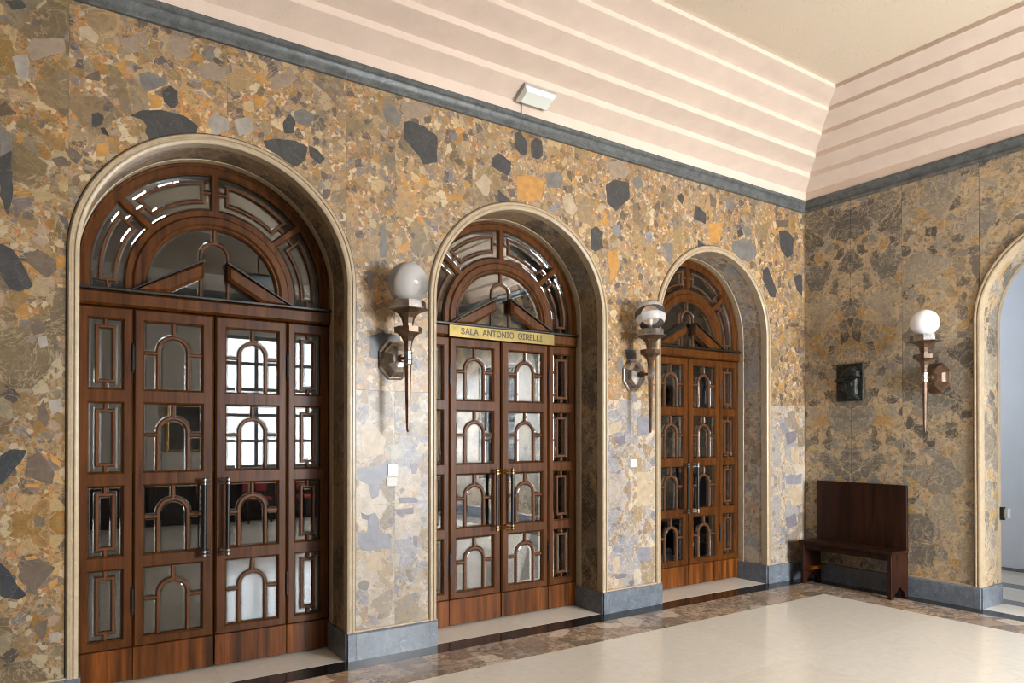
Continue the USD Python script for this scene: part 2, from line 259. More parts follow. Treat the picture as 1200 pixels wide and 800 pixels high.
globe('globe_striped', (0.35, -0.15, 0.0), 2.6, 0.45, 0.6, 0.10)
globe('globe_milky', (1.2, 0.5, 0.3), 1.3, 0.25, 0.7, 0.42)

# ------------------------------------------------------------------ scene-writing helpers
USED = {}
def numbered(path):
    k = USED.get(path, -1) + 1
    USED[path] = k
    return path if k == 0 else '%s_%03d' % (path, k)
def path_of(name, parent=None):
    return numbered((str(parent.GetPath()) if parent else '/World') + '/' + name)
def obj(name, mesh, m, parent=None, smooth=False, uv=None):
    g = usdkit.mesh(stage, path_of(name, parent), mesh, MAT[m], smooth=smooth, uv=uv)
    return g.GetPrim()
def tag(p, label=None, cat=None, group=None, kind=None):
    for k, v in (('label', label), ('category', cat), ('group', group), ('kind', kind)):
        if v:
            p.SetCustomDataByKey(k, v)
    return p
def thing(name, label=None, cat=None, loc=(0, 0, 0), rz=0.0, group=None, kind=None):
    x = UsdGeom.Xform.Define(stage, path_of(name))
    x.AddTranslateOp().Set(Gf.Vec3d(*loc)); x.AddRotateZOp().Set(math.degrees(rz))
    return tag(x.GetPrim(), label, cat, group, kind)
def cat_m(ms): return trimesh.util.concatenate([m if isinstance(m, trimesh.Trimesh) else trimesh.Trimesh(*meshkit.arrays(m)[:2], process=False) for m in ms])
def bx(x0, x1, y0, y1, z0, z1):
    m = trimesh.creation.box([x1 - x0, y1 - y0, z1 - z0]); m.apply_translation([(x0 + x1) / 2, (y0 + y1) / 2, (z0 + z1) / 2]); return m
def polys(g):
    if g.is_empty: return []
    if isinstance(g, Polygon): return [g]
    return [q for q in getattr(g, 'geoms', []) if isinstance(q, Polygon)]
def offset_ring(P, d):
    """Moves each corner of a closed ring (positive area = counter-clockwise) inwards by d."""
    a, b = np.roll(P, 1, 0), np.roll(P, -1, 0)
    e1, e2 = P - a, b - P
    e1 /= np.linalg.norm(e1, axis=1, keepdims=True) + 1e-12; e2 /= np.linalg.norm(e2, axis=1, keepdims=True) + 1e-12
    n1, n2 = np.stack([-e1[:, 1], e1[:, 0]], 1), np.stack([-e2[:, 1], e2[:, 0]], 1)
    m = n1 + n2
    return P + d * m / np.maximum((m * n1).sum(1, keepdims=True), 0.35)
def prism(poly, back, front, ch=0.0, rise=None, close=True):
    """A shape drawn in (x, z), from y = back to y = front (front nearer the viewer, smaller y), its front edge chamfered by ch (width) and rise (depth)."""
    out = []
    rise = ch if rise is None else rise
    for g in polys(poly):
        g = shapely.geometry.polygon.orient(g.simplify(1e-5), 1.0)
        rings = [np.array(r.coords)[:-1] for r in (g.exterior, *g.interiors)]
        V, F, tops = [], [], []
        n0 = 0
        for R in rings:
            n = len(R); T = offset_ring(R, ch) if ch else R
            levels = [(R, back)] + ([(R, front + rise), (T, front)] if ch else [(R, front)])
            for X, y in levels:
                V.append(np.c_[X[:, 0], np.full(n, y), X[:, 1]])
            for k in range(len(levels) - 1):
                i = np.arange(n); j = (i + 1) % n
                a, b = n0 + k * n, n0 + (k + 1) * n
                F += [np.c_[a + i, a + j, b + j], np.c_[a + i, b + j, b + i]]
            tops.append(T); n0 += len(levels) * n
        for ring_set, y, flip in ((tops, front, False), (rings, back, True)):
            if flip and not close: continue
            pg = Polygon(ring_set[0], ring_set[1:])
            if not pg.is_valid: pg = pg.buffer(0)
            for q in polys(pg):
                v, f = trimesh.creation.triangulate_polygon(q, engine='earcut')
                v3 = np.c_[v[:, 0], np.full(len(v), y), v[:, 1]]
                f = np.asarray(f)
                t = v[f]; area = (t[:, 1, 0] - t[:, 0, 0]) * (t[:, 2, 1] - t[:, 0, 1]) - (t[:, 1, 1] - t[:, 0, 1]) * (t[:, 2, 0] - t[:, 0, 0])
                f[area < 0] = f[area < 0][:, ::-1]
                if flip: f = f[:, ::-1]
                V.append(v3); F.append(f + n0); n0 += len(v3)
        out.append(trimesh.Trimesh(np.vstack(V), np.vstack(F), process=False))
    return cat_m(out)
def lathe(profile, sides=8, phase=0.0):
    """profile: (radius, z) from bottom to top; sides flat facets."""
    a = phase + np.arange(sides) * 2 * np.pi / sides
    P = np.array(profile, float)
    V = np.concatenate([np.c_[r * np.cos(a), r * np.sin(a), np.full(sides, z)] for r, z in P])
    F = []
    for k in range(len(P) - 1):
        i = np.arange(sides); j = (i + 1) % sides
        F += [np.c_[k * sides + i, k * sides + j, (k + 1) * sides + j], np.c_[k * sides + i, (k + 1) * sides + j, (k + 1) * sides + i]]
    n = len(V)
    V = np.vstack([V, [[0, 0, P[0, 1]], [0, 0, P[-1, 1]]]])
    i = np.arange(sides); j = (i + 1) % sides
    F += [np.c_[np.full(sides, n), j, i], np.c_[np.full(sides, n + 1), (len(P) - 1) * sides + i, (len(P) - 1) * sides + j]]
    return trimesh.Trimesh(V, np.vstack(F), process=False)
def rod(a, b, r, sides=12, r2=None):
    a, b = np.array(a, float), np.array(b, float)
    m = lathe([(r, 0), (r if r2 is None else r2, np.linalg.norm(b - a))], sides)
    T = trimesh.geometry.align_vectors([0, 0, 1], b - a); T[:3, 3] = a
    m.apply_transform(T); return m
def opening(c, s=1.0, grow=0.0, foot=-0.01, n=48, hd=HD):
    """Round-headed opening as a polygon in (x, z)."""
    t = np.linspace(0, np.pi, n + 1)
    pts = [(c + s * (hd + grow) * math.cos(a), SPRING + (hd + grow) * math.sin(a)) for a in t]
    return Polygon([(c + s * (hd + grow), foot)] + pts + [(c - s * (hd + grow), foot)])
def outline(c, s=1.0, foot=0.0, n=48, hd=HD):
    t = np.linspace(0, np.pi, n + 1)
    P = [(c + s * hd, foot), (c + s * hd, foot + 0.01)] + [(c + s * hd * math.cos(a), SPRING + hd * math.sin(a)) for a in t] + [(c - s * hd, foot + 0.01), (c - s * hd, foot)]
    return np.array(P)
def sweep(P, profile, uvs=False):
    """Sweeps a closed profile of (outward offset, y) along the open outline P of (x, z): a moulding round an opening."""
    d = np.gradient(P, axis=0); d /= np.linalg.norm(d, axis=1, keepdims=True)
    nrm = np.stack([d[:, 1], -d[:, 0]], 1)                  # outwards for an outline running right foot -> crown -> left foot
    Q = np.array(profile, float); k, n = len(Q), len(P)
    V = np.concatenate([np.c_[P[:, 0] + nrm[:, 0] * o, np.full(n, y), P[:, 1] + nrm[:, 1] * o] for o, y in Q])
    F = []
    i = np.arange(n - 1)
    for a in range(k):
        b = (a + 1) % k
        F += [np.c_[a * n + i, b * n + i, b * n + i + 1], np.c_[a * n + i, b * n + i + 1, a * n + i + 1]]
    cap = np.array([[0, j, j + 1] for j in range(1, k - 1)])
    F += [cap * n, (cap * n + n - 1)[:, ::-1]]
    m = trimesh.Trimesh(V, np.vstack(F), process=False)
    if m.volume < 0: m.invert()
    if uvs:
        s = np.r_[0, np.cumsum(np.linalg.norm(np.diff(P, axis=0), axis=1))]
        uv = np.concatenate([np.c_[s, np.full(n, y) + o] for o, y in Q])
        return m, uv
    return m

# ================================================================== SETTING
# ---- wall_left: the long marble wall with three doorways (face at y = 0)
wall_a = sbox(XW, 0.0, XE, HC + 0.12)
for c, s in DOORS:
    wall_a = wall_a.difference(opening(c, s, 0.004))
core_a = sbox(XW, 0.0, XE + 0.3, 5.1)
for c, s in DOORS:
    core_a = core_a.difference(opening(c, s, 0.0215))
wl = tag(obj('wall_left', prism(core_a, WT, 0.03), 'taupe_plaster'), 'long wall clad in polished breccia marble slabs round three arched doorways', 'wall', kind='structure')
MIRROR = 1.10
cols = [XW, -3.4, -2.3, -1.2, -0.45, 0.115, 0.983, 1.79, 2.165, 2.83, 3.342, 3.87, 4.57, 5.10, 5.717, 6.35, 6.85, XE]
for i in range(len(cols) - 1):
    for z0, z1 in ((0.0, MIRROR), (MIRROR, 1.93), (1.93, HC + 0.12)):
        piece = wall_a.intersection(sbox(cols[i], z0, cols[i + 1], z1))
        for q in polys(piece):
            q = q.buffer(-0.0003, join_style=2)
            for q in polys(q):
                if q.area < 0.004: continue
                m = prism(q, 0.03, 0.0, 0.0005)
                v = m.vertices
                u = (v[:, 0] - cols[i]) * (1 if i % 2 else -1) + 3.7 * (i // 2)
                w = np.where(z0 < 0.5, 2 * MIRROR - v[:, 2], v[:, 2]) + 1.3 * (i // 2)
                obj('slab', m, 'breccia_pale' if z1 < 2 and cols[i] > 1.5 else 'breccia_olive' if cols[i + 1] < 0.2 else 'breccia', wl, uv=np.c_[u, w])

# ---- stones in the breccia that can be told apart, at their places on the wall
ST = []
def stones(x0, y0, k, text):
    for row in text.strip().splitlines():
        kind, *nums = row.split()
        p = [tuple(map(float, q.split(','))) for q in nums]
        ST.append((kind, [(x0 + a / k, y0 + b / k) for a, b in p]))
stones(0, 0, 4, '''D 20,2 105,2 125,35 60,48
G 648,345 700,335 785,375 770,400 690,430 660,395
D 760,430 800,400 835,430 835,490 810,510 770,480
D 610,540 670,515 760,515 870,545 930,590 920,632 720,690 680,620 690,590 665,560
B 305,700 340,690 390,730 360,770 330,745
B 240,745 290,730 335,760 330,780 270,780
D 430,535 460,525 488,545 480,580 450,600 430,590
N 470,600 490,597 515,640 480,625
B 395,360 465,330 468,382 410,370
G 960,240 985,225 1005,250 1000,285 965,280
G 1070,310 1085,290 1088,340 1070,350
G 0,595 55,650 55,700 0,735
D 0,735 55,705 55,795 0,800
B 150,95 200,90 195,115 155,130
L 970,560 1010,530 1075,560 1070,610 1000,640
L 1095,560 1180,550 1190,610 1120,640
T 150,180 300,180 310,240 150,285 120,230
C 370,130 420,120 465,170 450,205 375,170
L 55,265 130,255 135,330 120,395 80,350
O 455,675 510,670 512,730 450,735
T 690,40 760,30 880,60 870,90 740,80
T 800,160 880,180 900,260 840,280 780,230
T 920,310 1000,290 1060,330 1040,380 950,370
O 700,460 750,450 760,500 710,510
T 560,180 640,170 660,240 590,260''')
stones(300, 0, 2.4, '''D 75,345 95,320 112,340 105,375 80,375
G 105,315 135,305 165,325 150,358 115,345
D 20,395 60,390 110,395 145,412 140,450 112,470 30,418
G 355,305 380,290 410,330 400,355 365,340
T 40,220 100,190 115,220 90,245 45,250
D 147,408 170,418 195,445 180,462 152,440''')
stones(440, 100, 5.715, '''D 195,245 230,235 320,270 415,340 415,515 320,530 290,470 185,350
T 185,110 330,120 370,165 330,215 210,215 165,160
D 930,320 970,305 1020,390 1010,460 985,470 935,420
D 1040,380 1075,350 1115,370 1120,470 1090,495 1045,480
D 775,500 825,450 910,510 905,580 885,605 775,540
D 820,690 905,770 895,780 820,790
B 880,690 935,690 935,745 905,750
O 940,610 1035,600 1125,640 1110,760 1040,780 950,760
C 665,650 735,590 775,640 755,740 720,735
V 495,320 550,320 545,370 505,365
V 490,590 520,580 515,650 495,640
B 325,210 375,205 370,250 330,255
C 290,545 320,540 350,600 300,590''')
stones(640, 150, 4, '''D 280,265 320,240 390,255 392,330 330,390 285,350
G 0,215 60,205 80,255 65,280 5,280
G 395,245 440,220 455,265 430,290
D 700,360 750,400 748,450 690,425
D 612,320 635,303 648,330 638,360
B 765,300 800,340 795,375 770,365
G 840,320 878,345 876,385 845,375
D 208,475 235,460 268,490 262,530 270,560 230,578 208,565
S 310,460 345,450 345,500 320,505
G 540,540 590,540 592,650 565,620 560,570
S 465,490 490,485 495,530 475,540
D 895,480 915,465 925,500 900,515
G 920,465 950,460 965,495 940,510
G 870,530 930,515 985,550 985,600 945,630 900,605 872,570
D 1090,480 1130,480 1162,520 1158,590 1130,610 1100,570
D 1015,665 1040,650 1080,760 1075,795 1050,790 1015,710
D 1160,700 1185,685 1200,690 1200,790 1175,760
D 710,520 750,550 712,562
S 5,380 48,350 50,405
T 285,160 340,150 400,200 370,235 320,230 300,200
B 1075,430 1140,430 1130,465 1085,465
O 760,450 830,440 815,530 770,540
O 290,580 330,570 345,640 330,690 300,720
C 75,320 110,310 150,380 125,410 90,390
B 1085,700 1100,690 1100,745 1088,750
B 1003,525 1012,520 1016,565 1005,565''')
stones(0, 200, 2.667, '''D 0,225 45,250 105,360 60,378 30,370 0,320
B 80,255 130,250 175,280 178,310 150,335 130,325 85,285
B 95,485 120,460 145,485 140,505 105,515
D 0,0 40,0 42,60 25,140 0,80
B 120,745 135,715 155,770 145,800 120,780
L 150,720 190,710 195,745 160,765
B 190,395 200,370 205,400
L 118,520 145,515 150,545 125,555''')
stones(0, 500, 2.667, '''N 0,90 30,70 85,72 65,110 0,185
N 0,420 85,525 60,540 0,530
B 85,105 120,75 170,140 165,180 110,165 75,150
B 75,420 120,410 175,440 105,520 55,470
B 115,610 150,600 145,640 130,670 105,635
O 155,80 190,110 190,130 160,105
O 75,180 125,178 120,190 80,190
O 150,490 180,470 180,490 155,505
L 150,645 185,640 180,670 160,672
B 105,285 140,280 140,310 110,312
O 75,408 110,402 118,412 85,418''')
stones(400, 480, 2.667, '''S 48,185 145,170 145,205 120,230 115,270 95,280 85,235 50,215
S 47,380 80,385 85,330 105,320 118,345 118,375 155,405 155,435 60,440
V 215,165 240,170 235,200 220,200
V 175,275 235,275 240,290 180,292
V 165,310 225,305 225,325 175,330
G 50,545 70,530 90,540 80,565 55,560
V 225,395 240,395 238,430 225,420
V 60,320 88,330 85,345 65,340
C 60,70 110,60 140,90 130,140 70,150
L 150,110 190,105 195,150 155,160
C 75,450 130,445 125,500 85,510
L 155,450 185,450 180,490 160,490''')
stones(690, 480, 3.333, '''S 187,30 240,22 240,92 190,105
V 100,105 140,100 145,130 105,130
S 180,535 240,535 240,590 195,590
V 95,640 150,640 145,655 105,660
V 155,675 170,660 180,675 165,690
S 90,535 140,540 130,560 95,550
C 185,250 240,240 240,380 190,370
C 90,580 120,570 125,630 95,640
L 140,470 165,465 165,510 145,520
C 80,60 130,40 125,85 85,95''')
stones(720, 470, 3.2, '''S 620,85 650,80 650,120 630,125
V 640,120 685,110 680,150 650,165
S 640,280 705,270 700,310 645,310
V 640,440 680,420 685,465 650,475
S 625,475 640,470 640,500 625,505
C 660,170 695,175 690,235 665,225
C 655,330 700,320 700,385 665,395''')
stones(420, 220, 3.477, '''D 45,600 100,590 170,600 165,660 110,700 45,690
G 85,150 110,150 115,280 90,285
V 290,155 325,155 320,180
S 225,680 260,720 245,750
O 160,235 200,240 200,265 165,262
G 35,335 60,345 55,420 40,410''')
stones(720, 340, 4.45, '''D 50,310 110,310 115,360 70,370
G 15,350 40,345 50,420 20,430
O 45,365 62,360 60,385 48,388
S 85,545 118,540 118,585 95,582''')
trim_zone = unary_union([opening(c, s, 0.062) for c, s in DOORS])
for kind, pix in ST:
    P = np.array([on_y(a, b) for a, b in pix])
    q = Polygon(P)
    if not q.is_valid: q = q.buffer(0)
    for q in polys(q):
        # break the straight edges a little, as broken stone
        R = np.array(shapely.geometry.polygon.orient(q, 1.0).exterior.coords)[:-1]
        out = []
        for a, b in zip(R, np.roll(R, -1, 0)):
            L = np.linalg.norm(b - a); nv = np.array([-(b - a)[1], (b - a)[0]]) / (L + 1e-9)
            out += [a + (b - a) * 0.06, a + (b - a) * 0.32 + nv * L * rng.uniform(-0.035, 0.035), a + (b - a) * 0.66 + nv * L * rng.uniform(-0.035, 0.035), a + (b - a) * 0.94]
        q = Polygon(out).buffer(0).intersection(wall_a.difference(trim_zone)).intersection(sbox(XW, 0.2, XE - 0.01, HC))
        for g in polys(q):
            if g.area < 0.0002: continue
            obj('stone', prism(g, 0.004, -0.0006, 0.0008, 0.0005, close=False), 'stone_' + SNAME[kind], wl)

# ---- doorways: travertine moulding, marble lining of the reveal
def moulding(P):
    return sweep(P, [(0.0, 0.02), (0.0, -0.012), (0.010, -0.020), (0.022, -0.020), (0.026, -0.013), (0.034, -0.013), (0.038, -0.022), (0.052, -0.022), (0.060, -0.014), (0.064, -0.004), (0.064, 0.02)])
def lining(P, depth, parent, uv_shift):
    obj('reveal_edge', sweep(P, [(0.0, 0.018), (0.0, 0.060), (0.004, 0.062), (0.02, 0.062), (0.02, 0.018)]), 'travertine', parent)
    obj('reveal_edge', sweep(P, [(0.004, depth - 0.075), (0.0, depth - 0.073), (0.0, depth), (0.02, depth), (0.02, depth - 0.075)]), 'travertine', parent)
    m, uv = sweep(P, [(0.004, 0.063), (0.004, depth - 0.076), (0.02, depth - 0.076), (0.02, 0.063)], True)
    obj('reveal_panel', m, 'breccia_pale' if uv_shift > 20 else 'breccia_shaded', parent, uv=uv + uv_shift)  # shade of the first two reveals painted as darker marble, lit third paler
BASE_H = 0.195
for k, (c, s) in enumerate(DOORS):
    P = outline(c, s, foot=BASE_H)
    t = tag(obj('trim_%d' % (k + 1), moulding(P), 'travertine', smooth=40), ['pale travertine moulding round the widest near arched doorway', 'pale travertine moulding round the doorway under the brass sign', 'pale travertine moulding round the far doorway beside the bench'][k], 'door surround', kind='structure')
    obj('shadow_gap_strip', sweep(P, [(0.0635, 0.02), (0.0635, -0.002), (0.0685, -0.002), (0.0685, 0.02)]), 'ebony', t)  # dark strip paints in the shadow gap outside the moulding
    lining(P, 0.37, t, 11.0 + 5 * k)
    for sg in (-1, 1):                       # grey base that turns into the reveal
        xx = c + sg * s * HD
        obj('reveal_base', bx(min(xx, xx - sg * 0.012), max(xx, xx - sg * 0.012) + 0.0, -0.012, 0.37, 0, BASE_H), 'base_marble', t)

# ---- baseboard of the long wall: blocks between the doorways
bl = None
edges = [XW] + [v for c, s in DOORS for v in (c - s * HD, c + s * HD)] + [XE]
def base_block(a, b, y=-0.03):
    pr = Polygon([(0.03, 0), (y, 0), (y, BASE_H - 0.012), (y + 0.006, BASE_H - 0.004), (y + 0.012, BASE_H), (0.03, BASE_H)])
    m = trimesh.creation.extrude_polygon(pr, b - a, engine='earcut')      # (y, z, along) -> (along, y, z)
    v = m.vertices.copy(); m.vertices = np.c_[v[:, 2] + a, v[:, 0], v[:, 1]]
    return m
bl = thing('baseboard_left', 'blue-grey marble baseboard along the long wall between the doorways', 'baseboard', kind='structure')
for i in range(0, len(edges), 2):
    a, b = edges[i], edges[i + 1]
    cuts = [a] + ([a + 0.062] if i else []) + ([b - 0.062] if i + 2 < len(edges) else []) + [b]
    for q0, q1 in zip(cuts, cuts[1:]):
        n = max(1, round((q1 - q0) / 1.5))
        for j in range(n):
            obj('block', base_block(q0 + (q1 - q0) * j / n + 0.0008, q0 + (q1 - q0) * (j + 1) / n - 0.0008), 'base_marble', bl)
            obj('bead', bx(q0 + (q1 - q0) * j / n + 0.0008, q0 + (q1 - q0) * (j + 1) / n - 0.0008, -0.016, 0.02, BASE_H, BASE_H + 0.012), 'travertine', bl)

# ---- wall_back: the end wall with the bench (face at x = XE); drawn in (-y, z) then turned
def turn(m):                                 # (x, y, z) drawn on the long wall -> end wall: x -> -y, y -> x
    v = m.vertices.copy(); m.vertices = np.c_[XE + v[:, 1], -v[:, 0], v[:, 2]]
    return m
wb = sbox(0.0, 0.0, -YS, HC + 0.12)
cb = sbox(-0.5, 0.0, -YS + 0.3, 5.1)
WINB = (5.15, 6.44, 0.75, 2.95)
wb = wb.difference(opening(-ARCH_B, 1, 0.004)).difference(sbox(*[WINB[q] for q in (0, 2, 1, 3)])); cb = cb.difference(opening(-ARCH_B, 1, 0.0215)).difference(sbox(*[WINB[q] for q in (0, 2, 1, 3)]))
wbk = tag(obj('wall_back', turn(prism(cb, 0.40, 0.03)), 'wall_plain'), 'end wall clad in dark brown book-matched marble behind the bench', 'wall', kind='structure')
colb = [0.0, 0.55, 1.094, 1.80, 2.625, 3.45, 4.18, 5.15, 6.44, 7.3, -YS]
for i in range(len(colb) - 1):
    for q in polys(wb.intersection(sbox(colb[i], 0, colb[i + 1], HC + 0.12))):
        gap = 0.0022
        for q in polys(q.buffer(-gap, join_style=2)):
            m = prism(q, 0.03, 0.0, 0.0012)
            v = m.vertices.copy()
            if i < 2: u = np.abs(v[:, 0] - 0.55); w = v[:, 2] + 40
            elif i == 2: u = v[:, 0] + 20; w = v[:, 2] + 7
            else: u = v[:, 0] * (1 if i % 2 else -1) + 30; w = v[:, 2]
            obj('slab', turn(m), 'breccia_grey', wbk, uv=np.c_[u, w])
for c in (-ARCH_B,):
    P = outline(c, 1, foot=BASE_H)
    k = 4
    t = tag(obj('trim_%d' % k, turn(moulding(P)), 'travertine', smooth=40), 'pale travertine moulding round the open archway in the end wall' if k == 4 else 'pale travertine moulding round the archway hidden further along the end wall', 'door surround', kind='structure')
    obj('shadow_gap_strip', turn(sweep(P, [(0.0635, 0.02), (0.0635, -0.002), (0.0685, -0.002), (0.0685, 0.02)])), 'ebony', t)  # painted shadow gap, as round the doorways
    for pr_, mt, su in (([(0.0, 0.018), (0.0, 0.060), (0.02, 0.060), (0.02, 0.018)], 'travertine', 0), ([(0.0, 0.34), (0.0, 0.40), (0.02, 0.40), (0.02, 0.34)], 'travertine', 0)):
        obj('reveal_edge', turn(sweep(P, pr_)), mt, t)
    m, uv = sweep(P, [(0.004, 0.0605), (0.004, 0.3395), (0.02, 0.3395), (0.02, 0.0605)], True)
    obj('reveal_panel', turn(m), 'breccia_grey', t, uv=uv + 60)
    for sg in (-1, 1):
        xx = c + sg * HD
        obj('reveal_base', turn(bx(min(xx, xx - sg * 0.012), max(xx, xx - sg * 0.012), -0.012, 0.40, 0, BASE_H)), 'base_marble', t)
bb = thing('baseboard_back', 'dark grey marble baseboard along the end wall behind the bench', 'baseboard', kind='structure')
for a, b in ((0.03, 1.094), (1.094, -ARCH_B - HD - 0.062), (-ARCH_B - HD - 0.062, -ARCH_B - HD), (-ARCH_B + HD, -YS)):
    obj('block', turn(base_block(a + 0.0008, b - 0.0008)), 'base_marble', bb)
    obj('bead', turn(bx(a + 0.0008, b - 0.0008, -0.016, 0.02, BASE_H, BASE_H + 0.012)), 'travertine', bb)

# ---- wall_right (windows, behind the camera) and wall_front
WIN = (2.78, 4.62, 0.98, 3.50)
ENT = (4.98, 6.92, 0.02, 2.95)
wr = sbox(XW, 0, XE, 5.1).difference(sbox(WIN[0], WIN[2], WIN[1], WIN[3])).difference(sbox(ENT[0], -0.1, ENT[1], ENT[3]))
m = prism(wr, 0.35, 0.0); v = m.vertices; m.vertices = np.c_[v[:, 0], YS - v[:, 1], v[:, 2]]; m.invert()
uvr = np.c_[m.vertices[:, 0], m.vertices[:, 2]]
wrp = tag(obj('wall_right', m, 'taupe_plaster'), 'plastered window wall opposite the three doors', 'wall', kind='structure')
for q in range(10):
    x0 = XW + (4.95 - XW) * q / 10
    m = prism(sbox(x0 + 0.002, 0, x0 + (4.95 - XW) / 10 - 0.002, 0.86).difference(sbox(x0 + 0.14, 0.16, x0 + (4.95 - XW) / 10 - 0.14, 0.74)), 0.02, -0.03, 0.01); v = m.vertices; m.vertices = np.c_[v[:, 0], YS - v[:, 1], v[:, 2]]; m.invert()
    obj('wainscot_panel', m, 'wainscot_wood', wrp)
    obj('wainscot_field', bx(x0 + 0.13, x0 + (4.95 - XW) / 10 - 0.13, YS, YS + 0.012, 0.15, 0.75), 'wainscot_wood', wrp)
m = bx(XW - 0.3, XW, YS - 0.35, 0.5, 0, 5.1)
tag(obj('wall_front', m, 'wainscot_wood'), 'far wall at the other end of the hall, made dark to hold back bounced light', 'wall', kind='structure')  # unseen wall given dark wood to cut light bounced into the doorways
def window(name, label, W, nx, nz, place):
    w = thing(name, label, 'window', kind='structure')
    holes = []
    dx, dz = (W[1] - W[0] - 0.06) / nx, (W[3] - W[2] - 0.06) / nz
    for i in range(nx):
        for j in range(nz):
            holes.append(sbox(W[0] + 0.06 + i * dx, W[2] + 0.06 + j * dz, W[0] + (i + 1) * dx, W[2] + (j + 1) * dz))
    obj('window_frame', place(prism(sbox(W[0], W[2], W[1], W[3]).difference(unary_union(holes)), 0.22, 0.15, 0.006)), 'window_frame_grey', w)
    for h in holes:
        obj('pane', place(prism(h, 0.186, 0.18)), 'window_glass', w)
def opposite(m):
    v = m.vertices; m.vertices = np.c_[v[:, 0], YS - v[:, 1], v[:, 2]]; m.invert(); return m
window('window_1', 'tall window of many panes in the plaster wall opposite the doors', WIN, 3, 5, opposite)
window('door_4', 'glazed entrance door in the wall opposite the three wooden doors', ENT, 2, 3, opposite)
obj('soffit', bx(XW, XE, YS, YS + 1.45, HC + 0.123, 4.95), 'taupe_plaster', wrp)  # added downstand, keeps the cove steps out of the door glass reflections
window('window_2', 'bright window in the end wall past the archway', WINB, 2, 3, turn)

# ---- cornice and stepped cove and ceiling
def ring(profile, m_in=0.0):
    """Sweeps (s, z) points round the room, s metres in from the walls: mitred at the corners."""
    V, F = [], []
    for s, z in profile:
        V += [(XW + s, YS + s, z), (XE - s, YS + s, z), (XE - s, -s, z), (XW + s, -s, z)]
    for k in range(len(profile) - 1):
        for i in range(4):
            j = (i + 1) % 4
            F += [(4 * k + i, 4 * k + 4 + i, 4 * k + 4 + j), (4 * k + i, 4 * k + 4 + j, 4 * k + j)]
    m = trimesh.Trimesh(np.array(V, float), np.array(F), process=False)
    return m
cor = thing('cornice', 'dark grey-green marble cornice running round the hall under the stepped ceiling', 'cornice', kind='structure')
cp = [(-0.02, HC), (0.022, HC), (0.030, HC + 0.010), (0.030, HC + 0.028), (0.022, HC + 0.034), (0.024, HC + 0.060), (0.036, HC + 0.082), (0.050, HC + 0.090), (0.056, HC + 0.098), (0.056, HC + 0.122), (-0.02, HC + 0.122), (-0.02, HC)]
def straight(profile, wall, a, b):
    """A length of the cornice along one wall, mitred where it meets the corner of the room."""
    P = np.array(profile[:-1]); n = len(P)
    V = []
    for t in (a, b):
        for s, z in P:
            if wall == 'L': V.append((min(max(t, XW + s), XE - s), -s, z))
            elif wall == 'B': V.append((XE - s, max(min(t, -s), YS + s), z))
            elif wall == 'R': V.append((min(max(t, XW + s), XE - s), YS + s, z))
            else: V.append((XW + s, max(min(t, -s), YS + s), z))
    F = []
    for i in range(n):
        j = (i + 1) % n
        F += [(i, j, n + j), (i, n + j, n + i)]
    v2, cap = trimesh.creation.triangulate_polygon(Polygon(P), engine='earcut')
    if len(v2) == n:
        idx = [int(np.argmin(np.linalg.norm(P - q, axis=1))) for q in v2]
        cap = np.array(idx)[cap]
        F += [tuple(t) for t in cap] + [tuple(t[::-1] + n) for t in cap]
    m = trimesh.Trimesh(np.array(V), np.array(F), process=False)
    m.fix_normals(); return m
for a, b in ((XW, -2.2), (-2.2, -0.2), (-0.2, 1.78), (1.78, 4.02), (4.02, 6.0), (6.0, XE)):
    obj('cornice_block', straight(cp, 'L', a + (0.0008 if a > XW else 0), b - (0.0008 if b < XE else 0)), 'cornice_marble', cor, smooth=25)
for a, b in ((0.0, -1.094), (-1.094, -3.4), (-3.4, YS)):
    obj('cornice_block', straight(cp, 'B', a - (0.0008 if a < 0 else 0), b + (0.0008 if b > YS else 0)), 'cornice_marble', cor, smooth=25)
obj('cornice_block', straight(cp, 'R', XW, XE), 'cornice_marble', cor, smooth=25)
obj('cornice_block', straight(cp, 'F', 0.0, YS), 'cornice_marble', cor, smooth=25)

STEPS = [(0.050, 4.257, 4.350), (0.215, 4.435, 4.490), (0.405, 4.553, 4.605), (0.600, 4.675, 4.722), (0.800, 4.794, 4.838), (1.000, 4.884, 4.925)]
ce = thing('ceiling', 'pink plaster ceiling with a stepped cove round a cream flat panel', 'ceiling', kind='structure')
for i, (s, z0, z1) in enumerate(STEPS):
    pr_ = [(s - 0.05, z0 + 0.001) if i == 0 else (s - 0.002, z0), (s, z0), (s - 0.004, z1)]
    if i + 1 < len(STEPS):
        pr_ += [(STEPS[i + 1][0], STEPS[i + 1][1])]
    pr_ = pr_[:] + [(pr_[-1][0] - 0.03, 5.05), (pr_[0][0] - 0.03, 5.05)]
    obj('cove_step', ring(pr_[1:-1] if i else pr_[:-1]), 'plaster_pink', ce)
obj('ceiling_panel', bx(XW + 0.97, XE - 0.97, YS + 0.97, -0.97, 4.925, 5.05), 'plaster_pitted', ce)
obj('roof_slab', bx(XW - 0.3, XE + 0.4, YS - 0.35, WT, 5.06, 5.2), 'plaster_pink', ce)

